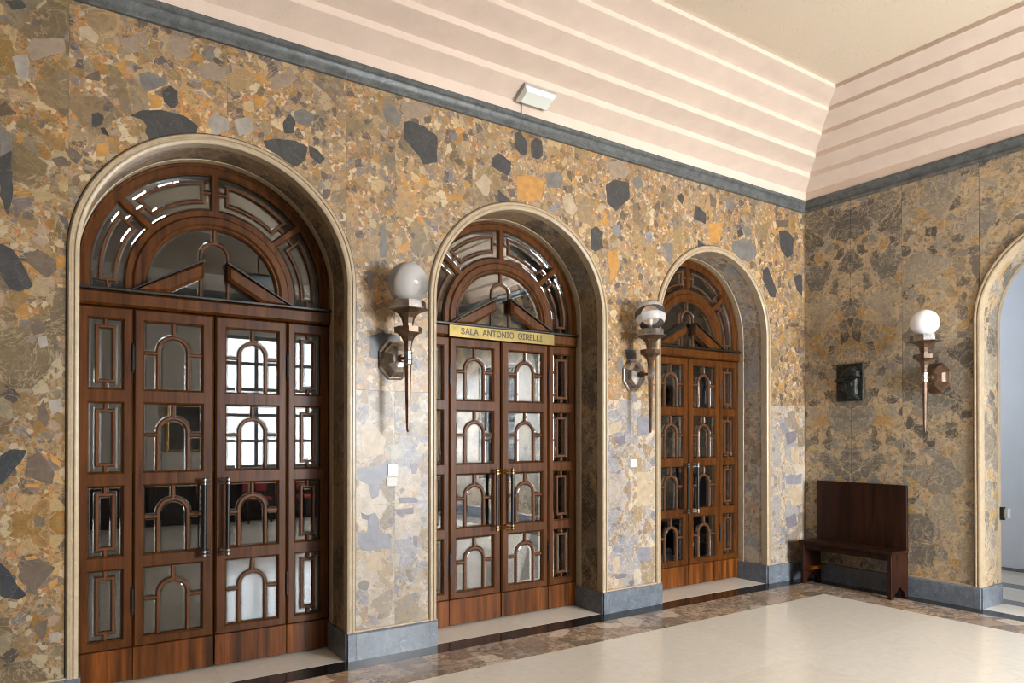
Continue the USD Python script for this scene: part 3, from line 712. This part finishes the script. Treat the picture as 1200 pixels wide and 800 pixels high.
# ---- floor: cream tiles, breccia border, black band, thresholds
BLK, BRE = 0.20, 0.64
flr = thing('floor', 'polished cream marble floor with breccia border and black band', 'floor', kind='structure')
obj('subfloor', bx(XW, XE + 2.6, YS - 0.3, WT, -0.2, -0.012), 'black_marble', flr)
def slab_tile(name, m, x0, x1, y0, y1, g=0.0006):
    b = bx(x0 + g, x1 - g, y0 + g, y1 - g, -0.012, 0)
    obj(name, b, m, flr, uv=np.c_[b.vertices[:, 0] + b.vertices[:, 2], b.vertices[:, 1] + 3 * b.vertices[:, 2]])
tx = np.linspace(XE - BRE, XW, 13); ty = np.linspace(-BRE, YS, 8)
for i in range(len(tx) - 1):
    for j in range(len(ty) - 1):
        slab_tile('tile', 'cream_tile_%d' % rng.integers(3), tx[i + 1], tx[i], ty[j + 1], ty[j])
bx_cuts = np.linspace(XE - BRE, XW, 9)
for i in range(8):
    slab_tile('border_slab', 'breccia_floor', bx_cuts[i + 1], bx_cuts[i], -BRE, -BLK)
slab_tile('border_slab', 'breccia_floor', XE - BRE, XE - BLK, -BRE, -BLK)
by_cuts = np.linspace(-BRE, YS, 5)
for i in range(4):
    slab_tile('border_slab', 'breccia_floor', XE - BRE, XE - BLK, by_cuts[i + 1], by_cuts[i])
for i in range(8):
    slab_tile('black_band', 'black_marble', bx_cuts[i + 1], bx_cuts[i], -BLK, 0.0)
slab_tile('black_band', 'black_marble', XE - BRE, XE, -BLK, 0.0)
for i in range(4):
    slab_tile('black_band', 'black_marble', XE - BLK, XE, by_cuts[i + 1] if i < 3 else YS, by_cuts[i] if i else -BLK)
for c, s in DOORS:
    for q in range(2):
        slab_tile('threshold', 'cream_tile_%d' % (q % 2), c - s * HD + q * s * HD, c - s * HD + (q + 1) * s * HD, 0.0, WT)

# ---- corridor beyond the archway
cw = thing('wall_corridor', 'pale blue plaster wall of the corridor beyond the archway', 'wall', kind='structure')
obj('plaster', bx(9.55, 9.75, -4.5, 1.5, 0, 4.4), 'corridor_blue', cw)
obj('plaster', bx(XE + 0.40, 9.75, 1.5, 1.7, 0, 4.4), 'corridor_blue', cw)
obj('plaster', bx(XE + 0.40, 9.75, -4.7, -4.5, 0, 4.4), 'corridor_blue', cw)
obj('plaster', bx(XE + 0.40, 9.75, -4.5, 1.5, 4.4, 4.5), 'corridor_blue', cw)
obj('skirting', bx(9.53, 9.55, -4.5, 1.5, 0, 0.035), 'dark_stone_floor', cw)
for k, (x0, x1, mt) in enumerate(((XE, XE + 0.40, 'cream_tile_1'), (XE + 0.40, XE + 0.62, 'dark_stone_floor'), (XE + 0.62, XE + 1.25, 'cream_tile_0'), (XE + 1.25, XE + 1.5, 'dark_stone_floor'), (XE + 1.5, 9.55, 'cream_tile_2'))):
    for q in range(4):
        slab_tile('corridor_tile', mt, x0, x1, -4.5 + 1.5 * q, -4.5 + 1.5 * (q + 1)) if k else (slab_tile('corridor_tile', mt, x0, x1, -4.5 + 1.5 * q, -3.0 + 1.5 * q) if q < 3 else None)


# ---- room behind the doors
ax0, ax1, ay1, ah = -3.0, 13.0, 9.0, 4.38
ar = thing('wall_assembly_room', 'taupe walls and dark wainscot of the room seen through the door glass', 'wall', kind='structure')
far = sbox(ax0, 0, ax1, ah)
m = prism(far, ay1 + 0.2, ay1); obj('plaster', m, 'taupe_plaster', ar)
obj('plaster', bx(ax0 - 0.2, ax0, WT, ay1, 0, ah), 'taupe_plaster', ar)
obj('plaster', bx(ax1, ax1 + 0.2, WT, ay1, 0, ah), 'taupe_plaster', ar)
obj('plaster', bx(ax0 - 0.2, ax1 + 0.2, WT, ay1 + 0.2, ah, ah + 0.2), 'taupe_plaster', ar)
obj('plaster', bx(XE + 0.3, ax1, WT, WT + 0.1, 0, ah), 'taupe_plaster', ar)
wains = sbox(ax0, 0, ax1, 0.95)
obj('wainscot', prism(wains, ay1, ay1 - 0.04, 0.005), 'wainscot_wood', ar)
obj('floorboards', bx(ax0, ax1, WT, ay1, -0.1, 0), 'assembly_floor', ar)
# ================================================================== DOORS
GX = (-0.432, -0.080)                        # glass of the left leaf
SX = (-0.748, -0.560)                        # glass of the left side panel
ROWS = [0.287, 0.825, 1.365, 1.905]; RH = 0.445
JX = 0.498
YF, YG = 0.370, 0.392                        # faces of the leaves, glass
TB, TT = 2.433, 2.540                        # transom beam
def mirror(g): return affinity.scale(g, -1, 1, origin=(0, 0))
def leaf_parts(x0, x1, z0):
    """Glass panel of a leaf: bars (an arch on two legs, stem, two arms) and the five panes between them."""
    fld = sbox(x0, z0, x1, z0 + RH); cx = (x0 + x1) / 2
    r, b, zc = 0.1035, 0.024, z0 + RH - 0.185
    arch = unary_union([Point(cx, zc).buffer(r, 24), sbox(cx - r, z0, cx + r, zc)])
    inn = unary_union([Point(cx, zc).buffer(r - b, 24), sbox(cx - r + b, z0, cx + r - b, zc)])
    bars = unary_union([arch.difference(inn), sbox(cx - 0.011, zc + r - 0.006, cx + 0.011, z0 + RH), sbox(x0, zc - 0.030, cx - r + 0.006, zc - 0.008), sbox(cx + r - 0.006, zc - 0.030, x1, zc - 0.008)]).intersection(fld)
    return bars, polys(fld.difference(bars))
def side_parts(x0, x1, z0):
    fld = sbox(x0, z0, x1, z0 + RH); cx = (x0 + x1) / 2; e, b = 0.038, 0.020
    o, i = sbox(x0 + e, z0 + e, x1 - e, z0 + RH - e), sbox(x0 + e + b, z0 + e + b, x1 - e - b, z0 + RH - e - b)
    bars = unary_union([o.difference(i), sbox(cx - 0.010, z0, cx + 0.010, z0 + e + 0.004), sbox(cx - 0.010, z0 + RH - e - 0.004, cx + 0.010, z0 + RH)])
    return bars, polys(fld.difference(bars))
FO = Point(0, 2.655).buffer(0.742, 48); FI = Point(0, 2.607).buffer(0.553, 48); TY = Point(0, 2.607).buffer(0.418, 48)
above = sbox(-1, TT + 0.012, 1, 4)
def ray_bar(deg, w, r0=0.3, r1=0.95, c=(0, 2.64)):
    a = math.radians(deg)
    return LineString([(c[0] + r0 * math.cos(a), c[1] + r0 * math.sin(a)), (c[0] + r1 * math.cos(a), c[1] + r1 * math.sin(a))]).buffer(w / 2, cap_style=2)
spokes = unary_union([ray_bar(40.5, 0.052), ray_bar(139.5, 0.052), ray_bar(90, 0.052)])
fan_fields = [g for g in polys(FO.difference(FI).intersection(above).difference(spokes)) if g.area > 0.005]
tymp_field = TY.intersection(above)
def fan_parts(g):
    o = g.buffer(-0.046, join_style=2); i = g.buffer(-0.063, join_style=2)
    c = g.centroid
    mid = LineString([(0.648 * math.cos(a), 2.631 + 0.648 * math.sin(a)) for a in np.linspace(-0.25, math.pi + 0.25, 160)]).buffer(0.008)
    bars = unary_union([o.difference(i), mid.intersection(g).difference(o.buffer(-0.002))])
    return bars, polys(g.difference(bars))
def scale_x(m, c, s):
    v = m.vertices; m.vertices = np.c_[v[:, 0] * s + c, v[:, 1], v[:, 2]]; return m

def door(k, c, s, label):
    d = thing('door_%d' % (k + 1), label, 'door', kind='structure')
    S = lambda m: scale_x(m, c, s)
    def panes(fields, parent):
        for g in fields:
            if g.area < 0.0003: continue
            obj('pane', S(prism(g.buffer(0.004, join_style=2), YG + 0.004, YG - 0.003, 0.016, 0.005)), 'door_glass', parent)
    for sg in (-1, 1):
        F = (lambda g: g) if sg < 0 else mirror
        # leaf
        lf_poly = sbox(-JX + 0.003, 0.222, -0.0055, TB - 0.003)
        fields = [sbox(GX[0], z, GX[1], z + RH) for z in ROWS]
        leaf = obj('leaf', S(prism(F(lf_poly.difference(unary_union(fields))), YF + 0.045, YF, 0.011, 0.013)), 'mahogany', d)
        obj('kick_panel', S(prism(F(sbox(-JX + 0.003, 0.012, -0.0055, 0.2215)), YF + 0.045, YF + 0.003, 0.002)), 'mahogany_veneer', leaf)
        for z in ROWS:
            bars, fl = leaf_parts(GX[0], GX[1], z)
            obj('muntin', S(prism(F(bars), YG + 0.010, YG - 0.012, 0.006)), 'muntin_wood', leaf)
            panes([F(g) for g in fl], leaf)
        hx = sg * 0.076
        hd = [rod((hx, YF - 0.062, 0.775), (hx, YF - 0.062, 1.315), 0.0135, 16)]
        obj('pull_handle', S(cat_m(hd)), 'black_iron', leaf, smooth=30)
        br = []
        for z in (0.790, 0.815, 1.275, 1.300):
            br.append(rod((hx - sg * 0.040, YF + 0.002, z), (hx - sg * 0.040, YF - 0.030, z), 0.007, 10))
            br.append(rod((hx - sg * 0.044, YF - 0.030, z), (hx, YF - 0.062, z), 0.007, 10))
            br.append(rod((hx, YF - 0.062, z - 0.006), (hx, YF - 0.062, z + 0.006), 0.0165, 16))
        obj('handle_bracket', S(cat_m(br)), 'brass' if k == 1 else 'pewter', leaf, smooth=30)
        for z0 in (0.45, 2.03):
            obj('hinge', S(cat_m([rod((sg * JX, YF - 0.006, z0), (sg * JX, YF - 0.006, z0 + 0.155), 0.010, 10), lathe([(0.003, 0), (0.008, 0.012), (0.003, 0.02)], 10).apply_translation([sg * JX, YF - 0.006, z0 + 0.155]), lathe([(0.003, 0), (0.008, 0.008), (0.003, 0.02)], 10).apply_translation([sg * JX, YF - 0.006, z0 - 0.02])])), 'black_iron', leaf, smooth=30)
        # fixed side panel
        sd_poly = sbox(-HD - 0.002, 0.222, -JX - 0.002, TB - 0.003)
        sf = [sbox(SX[0], z, SX[1], z + RH) for z in ROWS]
        side = obj('side_panel', S(prism(F(sd_poly.difference(unary_union(sf))), YF + 0.045, YF, 0.011, 0.013)), 'mahogany', d)
        obj('kick_panel', S(prism(F(sbox(-HD - 0.002, 0.012, -JX - 0.002, 0.2215)), YF + 0.045, YF + 0.003, 0.002)), 'mahogany_veneer', side)
        for z in ROWS:
            bars, fl = side_parts(SX[0], SX[1], z)
            obj('muntin', S(prism(F(bars), YG + 0.010, YG - 0.012, 0.005)), 'muntin_wood', side)
            panes([F(g) for g in fl], side)
    # transom beam with its black cap
    tb = obj('transom', S(prism(sbox(-HD - 0.002, TB, HD + 0.002, TT - 0.012), YF + 0.06, YF - 0.035, 0.014, 0.02)), 'mahogany', d)
    obj('transom_cap', S(prism(sbox(-HD - 0.002, TT - 0.012, HD + 0.002, TT + 0.006), YF + 0.06, YF - 0.048, 0.003)), 'ebony', tb)
    # fanlight
    arch = opening(0, 1, 0.002, foot=TT).difference(unary_union(fan_fields)).difference(tymp_field)
    fan = obj('fanlight', S(prism(arch, YF + 0.045, YF, 0.010, 0.012)), 'mahogany', d)
    rim = Point(0, 2.607).buffer(0.506, 48).difference(Point(0, 2.607).buffer(0.440, 48)).intersection(sbox(-1, TT, 1, 4))
    obj('arch_moulding', S(prism(rim, YF + 0.005, YF - 0.016, 0.012)), 'mahogany', fan)
    rim2 = opening(0, 1, 0.001, foot=TT).difference(opening(0, 1, -0.026, foot=TT - 0.1))
    obj('arch_moulding', S(prism(rim2, YF + 0.005, YF - 0.014, 0.008)), 'mahogany', fan)
    for g in fan_fields:
        bars, fl = fan_parts(g)
        obj('muntin', S(prism(bars, YG + 0.010, YG - 0.010, 0.004)), 'muntin_wood', fan)
        panes(fl, fan)
    r, b, zc = 0.098, 0.018, 2.842
    up = unary_union([Point(0, zc).buffer(r, 24), sbox(-r, TT, r, zc)]).difference(unary_union([Point(0, zc).buffer(r - b, 24), sbox(-r + b, TT - 0.1, r - b, zc)]))
    bars = unary_union([up, sbox(-0.009, zc + r - 0.004, 0.009, 3.2)]).intersection(tymp_field)
    obj('muntin', S(prism(bars, YG + 0.010, YG - 0.010, 0.004)), 'muntin_wood', fan)
    panes(polys(tymp_field.difference(bars)), fan)
    # broken pediment: two raking mouldings with black caps
    for sg in (-1, 1):
        F = (lambda g: g) if sg < 0 else mirror
        rake = Polygon([(-0.500, TT + 0.006), (-0.300, TT + 0.006), (-0.076, 2.680), (-0.076, 2.788)])
        rk = obj('pediment', S(prism(F(rake), YG, YF - 0.055, 0.020)), 'mahogany', fan)
        cap = Polygon([(-0.515, TT + 0.006), (-0.500, TT + 0.006), (-0.070, 2.788), (-0.070, 2.806)])
        obj('pediment_cap', S(prism(F(cap), YG, YF - 0.066, 0.002)), 'ebony', fan)
    if k == 1:
        sg = obj('sign_plate', bx(2.797, 3.884, YF - 0.052, YF - 0.034, TB - 0.006, TT - 0.016), 'sign_brass', d)
        tag(sg, 'engraved brass sign plate on the transom')
        txt = meshkit.text_mesh('SALA  ANTONIO  GIRELLI', 0.052, 0.0012, bold=True)
        v = txt.vertices.copy(); w = v[:, 0].max() - v[:, 0].min()
        fx = 0.845 / w
        txt.vertices = np.c_[2.905 + (v[:, 0] - v[:, 0].min()) * fx, YF - 0.052 - v[:, 2], TB + 0.020 + v[:, 1]]
        obj('lettering', txt, 'lettering_black', sg)
LAB = ['large mahogany double door with bevelled glass, first of the three and next to the plain wall', 'mahogany double door with bevelled glass under the brass lettered sign', 'mahogany double door with bevelled glass closest to the bench corner']
for k, (c, s) in enumerate(DOORS):
    door(k, c, s, LAB[k])

# ================================================================== OBJECTS
def sconce(loc, rz, label, globe_mat, r_globe=0.146):
    t = thing('wall_sconce', label, 'wall lamp', loc, rz, 'torch wall lamps')   # local: wall at y = 0, room towards -y
    off = -0.235
    # plate: eight-sided faceted dome on a flat rim
    dm = lathe([(0.150, 0.0), (0.150, 0.010), (0.138, 0.018), (0.132, 0.020), (0.122, 0.052), (0.098, 0.084), (0.060, 0.104), (0.024, 0.110)], 8, np.pi / 8)
    v = dm.vertices.copy(); dm.vertices = np.c_[v[:, 0] * 0.92, -v[:, 2], 2.160 + v[:, 1] * 1.06]
    obj('wall_plate', dm, 'pewter' if globe_mat != 'opal_glass' else 'bronze', t)
    obj('arm', cat_m([rod((0, -0.10, 2.160), (0, off, 2.160), 0.013, 12), lathe([(0.022, -0.02), (0.03, 0), (0.022, 0.02)], 12).apply_transform(trimesh.transformations.rotation_matrix(np.pi / 2, [1, 0, 0])).apply_translation([0, -0.125, 2.160])]), 'bronze', t, smooth=30)
    at = lambda m: m.apply_translation([0, off, 0])
    obj('shaft', at(lathe([(0.004, 1.625), (0.011, 1.64), (0.0155, 1.70), (0.024, 2.115)], 8, np.pi / 8)), 'bronze', t)
    obj('collar', at(lathe([(0.022, 2.105), (0.031, 2.112), (0.031, 2.135), (0.027, 2.145), (0.027, 2.178), (0.031, 2.188), (0.031, 2.200), (0.024, 2.206)], 8, np.pi / 8)), 'pewter', t)
    obj('lower_cup', at(lathe([(0.024, 2.200), (0.026, 2.235), (0.034, 2.275), (0.050, 2.305), (0.078, 2.328), (0.096, 2.334), (0.098, 2.372), (0.05, 2.376)], 8, np.pi / 8)), 'bronze', t)
    obj('upper_cup', at(lathe([(0.036, 2.370), (0.038, 2.400), (0.050, 2.440), (0.074, 2.470), (0.118, 2.492), (0.145, 2.496)], 8, np.pi / 8)), 'bronze', t)
    obj('gallery_rim', at(lathe([(0.100, 2.494), (0.146, 2.496), (0.150, 2.502), (0.126, 2.506), (0.124, 2.556), (0.10, 2.558)], 8, np.pi / 8)), 'pewter', t)
    sp = trimesh.creation.icosphere(3, r_globe); sp.apply_translation([0, off, 2.556 + r_globe * 0.93])
    gl = obj('globe', sp, globe_mat, t, smooth=True)
    if globe_mat != 'opal_glass':
        bu = trimesh.creation.icosphere(2, 0.036); bu.vertices[:, 2] *= 1.3; bu.apply_translation([0, off, 2.556 + r_globe * 0.9])
        obj('bulb', cat_m([bu, lathe([(0.016, 2.53), (0.018, 2.62), (0.022, 2.65)], 12).apply_translation([0, off, 0])]), 'bulb_white', t, smooth=40)
    return t
sconce((2.160, 0, 0), 0, 'torch-shaped bronze wall lamp with smoky glass globe, between the first two doors', 'globe_milky')
sconce((4.552, 0, 0), 0, 'torch-shaped bronze wall lamp with white-striped glass globe, beside the far doorway', 'globe_striped', 0.140)
sconce((XE, -1.427, 0), -np.pi / 2, 'torch-shaped bronze wall lamp with opaque white globe, on the end wall', 'opal_glass', 0.128)

# bench in the corner (against the end wall)
bn = thing('bench', 'dark wooden settle with a tall plain back standing in the corner', 'bench', (0, 0, 0))
by0, by1 = -1.165, -0.185
xb = XE - 0.035
def yz_prism(poly, x0, x1, ch=0.003):        # shape drawn in (y, z), thick along x; the chamfered face at x0
    m = prism(affinity.scale(poly, -1, 1, origin=(0, 0)), x1, x0, ch); v = m.vertices
    m.vertices = np.c_[v[:, 1], -v[:, 0], v[:, 2]]; return m
def xz_prism(poly, y0, y1, ch=0.003):        # shape drawn in (x, z), thick along y
    return prism(poly, y1, y0, ch)
xs = 6.865
back = sbox(by0, 0.40, by1, 1.105).buffer(-0.02).buffer(0.02, 6)
obj('backrest', yz_prism(back, xb - 0.03, xb), 'bench_wood', bn)
seat_poly = Polygon([(xs - 0.012, 0.437), (xb - 0.03, 0.437), (xb - 0.03, 0.465), (xs - 0.012, 0.465)]).buffer(-0.004).buffer(0.004, 4)
obj('seat', xz_prism(seat_poly, by0 - 0.02, by1 + 0.02), 'bench_wood', bn)
obj('seat_rail', bx(xs + 0.012, xs + 0.034, by0 + 0.04, by1 - 0.04, 0.375, 0.437), 'bench_wood', bn)
foot = Polygon([(xs, 0), (xs + 0.055, 0), (xs + 0.075, 0.05), (xs + 0.12, 0.075), (xs + 0.16, 0.11), (xs + 0.20, 0.075), (xs + 0.245, 0.05), (xs + 0.262, 0), (xb - 0.002, 0), (xb - 0.002, 0.437), (xs, 0.437)])
for y0 in (by0, by1 - 0.035):
    obj('end_panel', xz_prism(foot, y0, y0 + 0.035), 'bench_wood', bn)
obj('cross_rail', bx(xs + 0.02, xb - 0.02, by1 - 0.10, by1 - 0.035, 0.15, 0.185), 'mahogany_veneer', bn)

# bronze relief plaque
pq = thing('relief_plaque', 'dark bronze plaque with the relief of a head in a peaked cap', 'plaque', (XE, -0.552, 0), -np.pi / 2)
obj('plate', prism(sbox(-0.150, 1.972, 0.150, 2.372), 0.0, -0.028, 0.005), 'dark_bronze', pq)
def flat_relief():
    face = Polygon([(-.085, .240), (-.086, .222), (-.094, .205), (-.120, .178), (-.114, .170), (-.096, .167), (-.103, .157), (-.092, .149), (-.099, .139), (-.088, .128), (-.094, .110), (-.080, .092), (-.045, .088), (-.020, .070), (-.045, .018), (.125, .010), (.092, .070), (.088, .150), (.092, .245)])
    cap = Polygon([(-.098, .238), (-.102, .290), (-.065, .345), (0, .372), (.070, .362), (.112, .320), (.118, .255), (.094, .238)])
    brim = Polygon([(-.168, .214), (-.105, .256), (.040, .258), (.092, .242), (-.040, .232), (-.120, .206)])
    ear = Point(.030, .172).buffer(.024); cheek = Point(-.045, .150).buffer(.040); brow = LineString([(-.086, .222), (-.040, .226)]).buffer(.012); eye = Point(-.066, .204).buffer(.013)
    n, m = 72, 92
    u, v = np.meshgrid(np.linspace(-.172, .142, n), np.linspace(.006, .384, m), indexing='ij')
    P = shapely.points(u.ravel(), v.ravel())
    def dome(g, width, h):
        d = np.where(shapely.contains(g, P), shapely.distance(P, g.exterior), 0.0)
        t = np.clip(d / width, 0, 1); return h * np.sqrt(1 - (1 - t) ** 2)
    H = dome(face, .050, .042)
    H = np.maximum(H, dome(cap, .060, .056))
    H = H + dome(ear, .012, .010) + dome(cheek, .03, .008) + dome(brow, .010, .008) - dome(eye, .012, .012)
    H = np.maximum(H, dome(brim, .012, .064)).reshape(n, m)
    keep = H > 1e-4
    V = np.concatenate([np.c_[u.ravel(), -.027 - H.ravel(), v.ravel() + 1.972], np.c_[u.ravel(), np.full(u.size, -.020), v.ravel() + 1.972]])
    idx = np.arange(n * m).reshape(n, m); a, b, c, d = idx[:-1, :-1], idx[1:, :-1], idx[1:, 1:], idx[:-1, 1:]
    k = (keep[:-1, :-1] | keep[1:, :-1] | keep[1:, 1:] | keep[:-1, 1:])
    F = np.concatenate([np.stack([a[k], b[k], c[k]], 1), np.stack([a[k], c[k], d[k]], 1)])
    t = trimesh.Trimesh(V, np.vstack([F, F[:, ::-1] + n * m]), process=False); t.remove_unreferenced_vertices(); return t
obj('relief', flat_relief(), 'dark_bronze', pq, smooth=50)

# emergency light on the cove
el = thing('emergency_light', 'white emergency lamp unit fixed to the lowest step of the cove', 'lamp', (0, 0, 0))
# the soffit between the first two steps slopes: build in its own frame
A, B = np.array([-STEPS[0][0], STEPS[0][2]]), np.array([-STEPS[1][0], STEPS[1][1]])
dv = (B - A) / np.linalg.norm(B - A); nv = np.array([dv[1], -dv[0]]); nv = nv if nv[1] < 0 else -nv
def on_soffit(m):                            # local x along the wall, y down the slope towards the room, z out of the soffit
    v = m.vertices; P = A[None] + v[:, 1:2] * dv[None] + v[:, 2:3] * nv[None]
    m.vertices = np.c_[v[:, 0], P[:, 0], P[:, 1]]; m.fix_normals(); return m
ex0, ex1 = 3.19, 3.51
hous = prism(sbox(ex0, 0.012, ex1, 0.172), 0.0, -0.022, 0.004); v = hous.vertices; hous.vertices = np.c_[v[:, 0], v[:, 2], -v[:, 1]]
obj('housing', on_soffit(hous), 'grey_plastic', el)
dif = prism(sbox(ex0 + 0.006, 0.016, ex1 - 0.006, 0.168), -0.020, -0.062, 0.022, 0.026); v = dif.vertices; dif.vertices = np.c_[v[:, 0], v[:, 2], -v[:, 1]]
obj('diffuser', on_soffit(dif), 'lamp_diffuser', el)
obj('cable', cat_m([bx(3.262, 3.270, -0.058, -0.050, HC + 0.122, 4.345), on_soffit(bx(3.262, 3.270, -0.002, 0.02, 0.0, 0.006))]), 'cable_grey', el)

# switch plates
def switch(x, z, w, h, m, label, toggle=True):
    t = thing('switch_plate', label, 'light switch', (x, 0, z), 0)
    obj('plate', prism(sbox(-w / 2, -h / 2, w / 2, h / 2).buffer(-0.004).buffer(0.004, 4), 0.0, -0.010, 0.003), m, t)
    if toggle:
        obj('rocker', prism(sbox(-w * 0.2, -h * 0.3, w * 0.2, h * 0.3), -0.009, -0.014, 0.002), 'white_plastic', t)
        obj('screw', rod((0, -0.009, h * 0.4), (0, -0.012, h * 0.4), 0.003, 8), 'grey_plastic', t)
switch(2.146, 1.350, 0.078, 0.086, 'white_plastic', 'square white light switch on the marble between the first two doors')
switch(2.139, 1.262, 0.080, 0.068, 'wall_plain', 'pale blank cover plate just under the white light switch', False)
switch(4.557, 1.345, 0.074, 0.072, 'white_plastic', 'small white light switch on the marble beside the far doorway')

# latch on the archway
lt = thing('door_holder', 'small dark door holder fixed inside the archway beyond the bench', 'door stop', (XE + 0.40, ARCH_B + HD, 0.86))
obj('mount', bx(-0.03, 0.02, -0.03, 0.0, -0.06, 0.06), 'black_iron', lt)
obj('catch', bx(0.0, 0.07, -0.055, -0.03, -0.045, 0.045), 'grey_plastic', lt)

# the other side of the hall, which the door glass mirrors: chairs, painting, hanging lamp
CHAIRS = [(-0.6, 'red-seated wooden chair standing alone under the gilt-framed painting'), (0.1, None), (2.5, None), (3.3, None), (4.1, None)]
proto = None
LABC = ['dark wooden chair with red seat, first of the row by the panelling', 'dark wooden chair with red seat, second of the row by the panelling', 'dark wooden chair with red seat at the edge of the tall window', 'dark wooden chair with red seat under the middle of the tall window', 'dark wooden chair with red seat between the tall window and the glazed entrance']
for i, (x, _) in enumerate(CHAIRS):
    t = thing('chair', LABC[i], 'chair', (x, YS + 0.33, 0), math.pi, 'chairs along the window wall')
    if i:
        t.GetReferences().AddInternalReference(Sdf.Path('/World/chair')); t.SetInstanceable(True)
        continue
    obj('seat', prism(sbox(-0.22, 0.42, 0.22, 0.47), 0.22, -0.22, 0.01), 'red_cloth', t)
    obj('backrest', prism(sbox(-0.22, 0.55, 0.22, 0.95).buffer(-0.03).buffer(0.03), 0.235, 0.20, 0.006), 'red_cloth', t)
    for sx in (-0.2, 0.2):
        for sy in (-0.20, 0.21):
            obj('leg', bx(sx - 0.018, sx + 0.018, sy - 0.018, sy + 0.018, 0, 0.56 if sy > 0 else 0.42), 'wainscot_wood', t)
cl = thing('pendant_lamp', 'flat dark pendant lamp hanging from the ceiling before the window wall', 'ceiling lamp', (2.95, -6.4, 4.925))
zl = 4.12 - 4.925
obj('shade', lathe([(0.05, zl), (0.30, zl + 0.01), (0.40, zl + 0.05), (0.38, zl + 0.08), (0.12, zl + 0.12)], 24), 'dark_bronze', cl, smooth=30)
obj('stem', rod((0, 0, zl + 0.1), (0, 0, 0), 0.012, 10), 'dark_bronze', cl, smooth=30)
pt = thing('painting', 'dark gilt-framed painting on the plaster wall opposite the doors', 'painting', (2.10, YS, 0), math.pi)
obj('frame', prism(sbox(-0.30, 1.31, 0.30, 2.20).difference(sbox(-0.25, 1.36, 0.25, 2.15)), 0.0, -0.05, 0.012), 'brass', pt)
obj('canvas', prism(sbox(-0.25, 1.36, 0.25, 2.15), 0.0, -0.015), 'canvas_dark', pt)
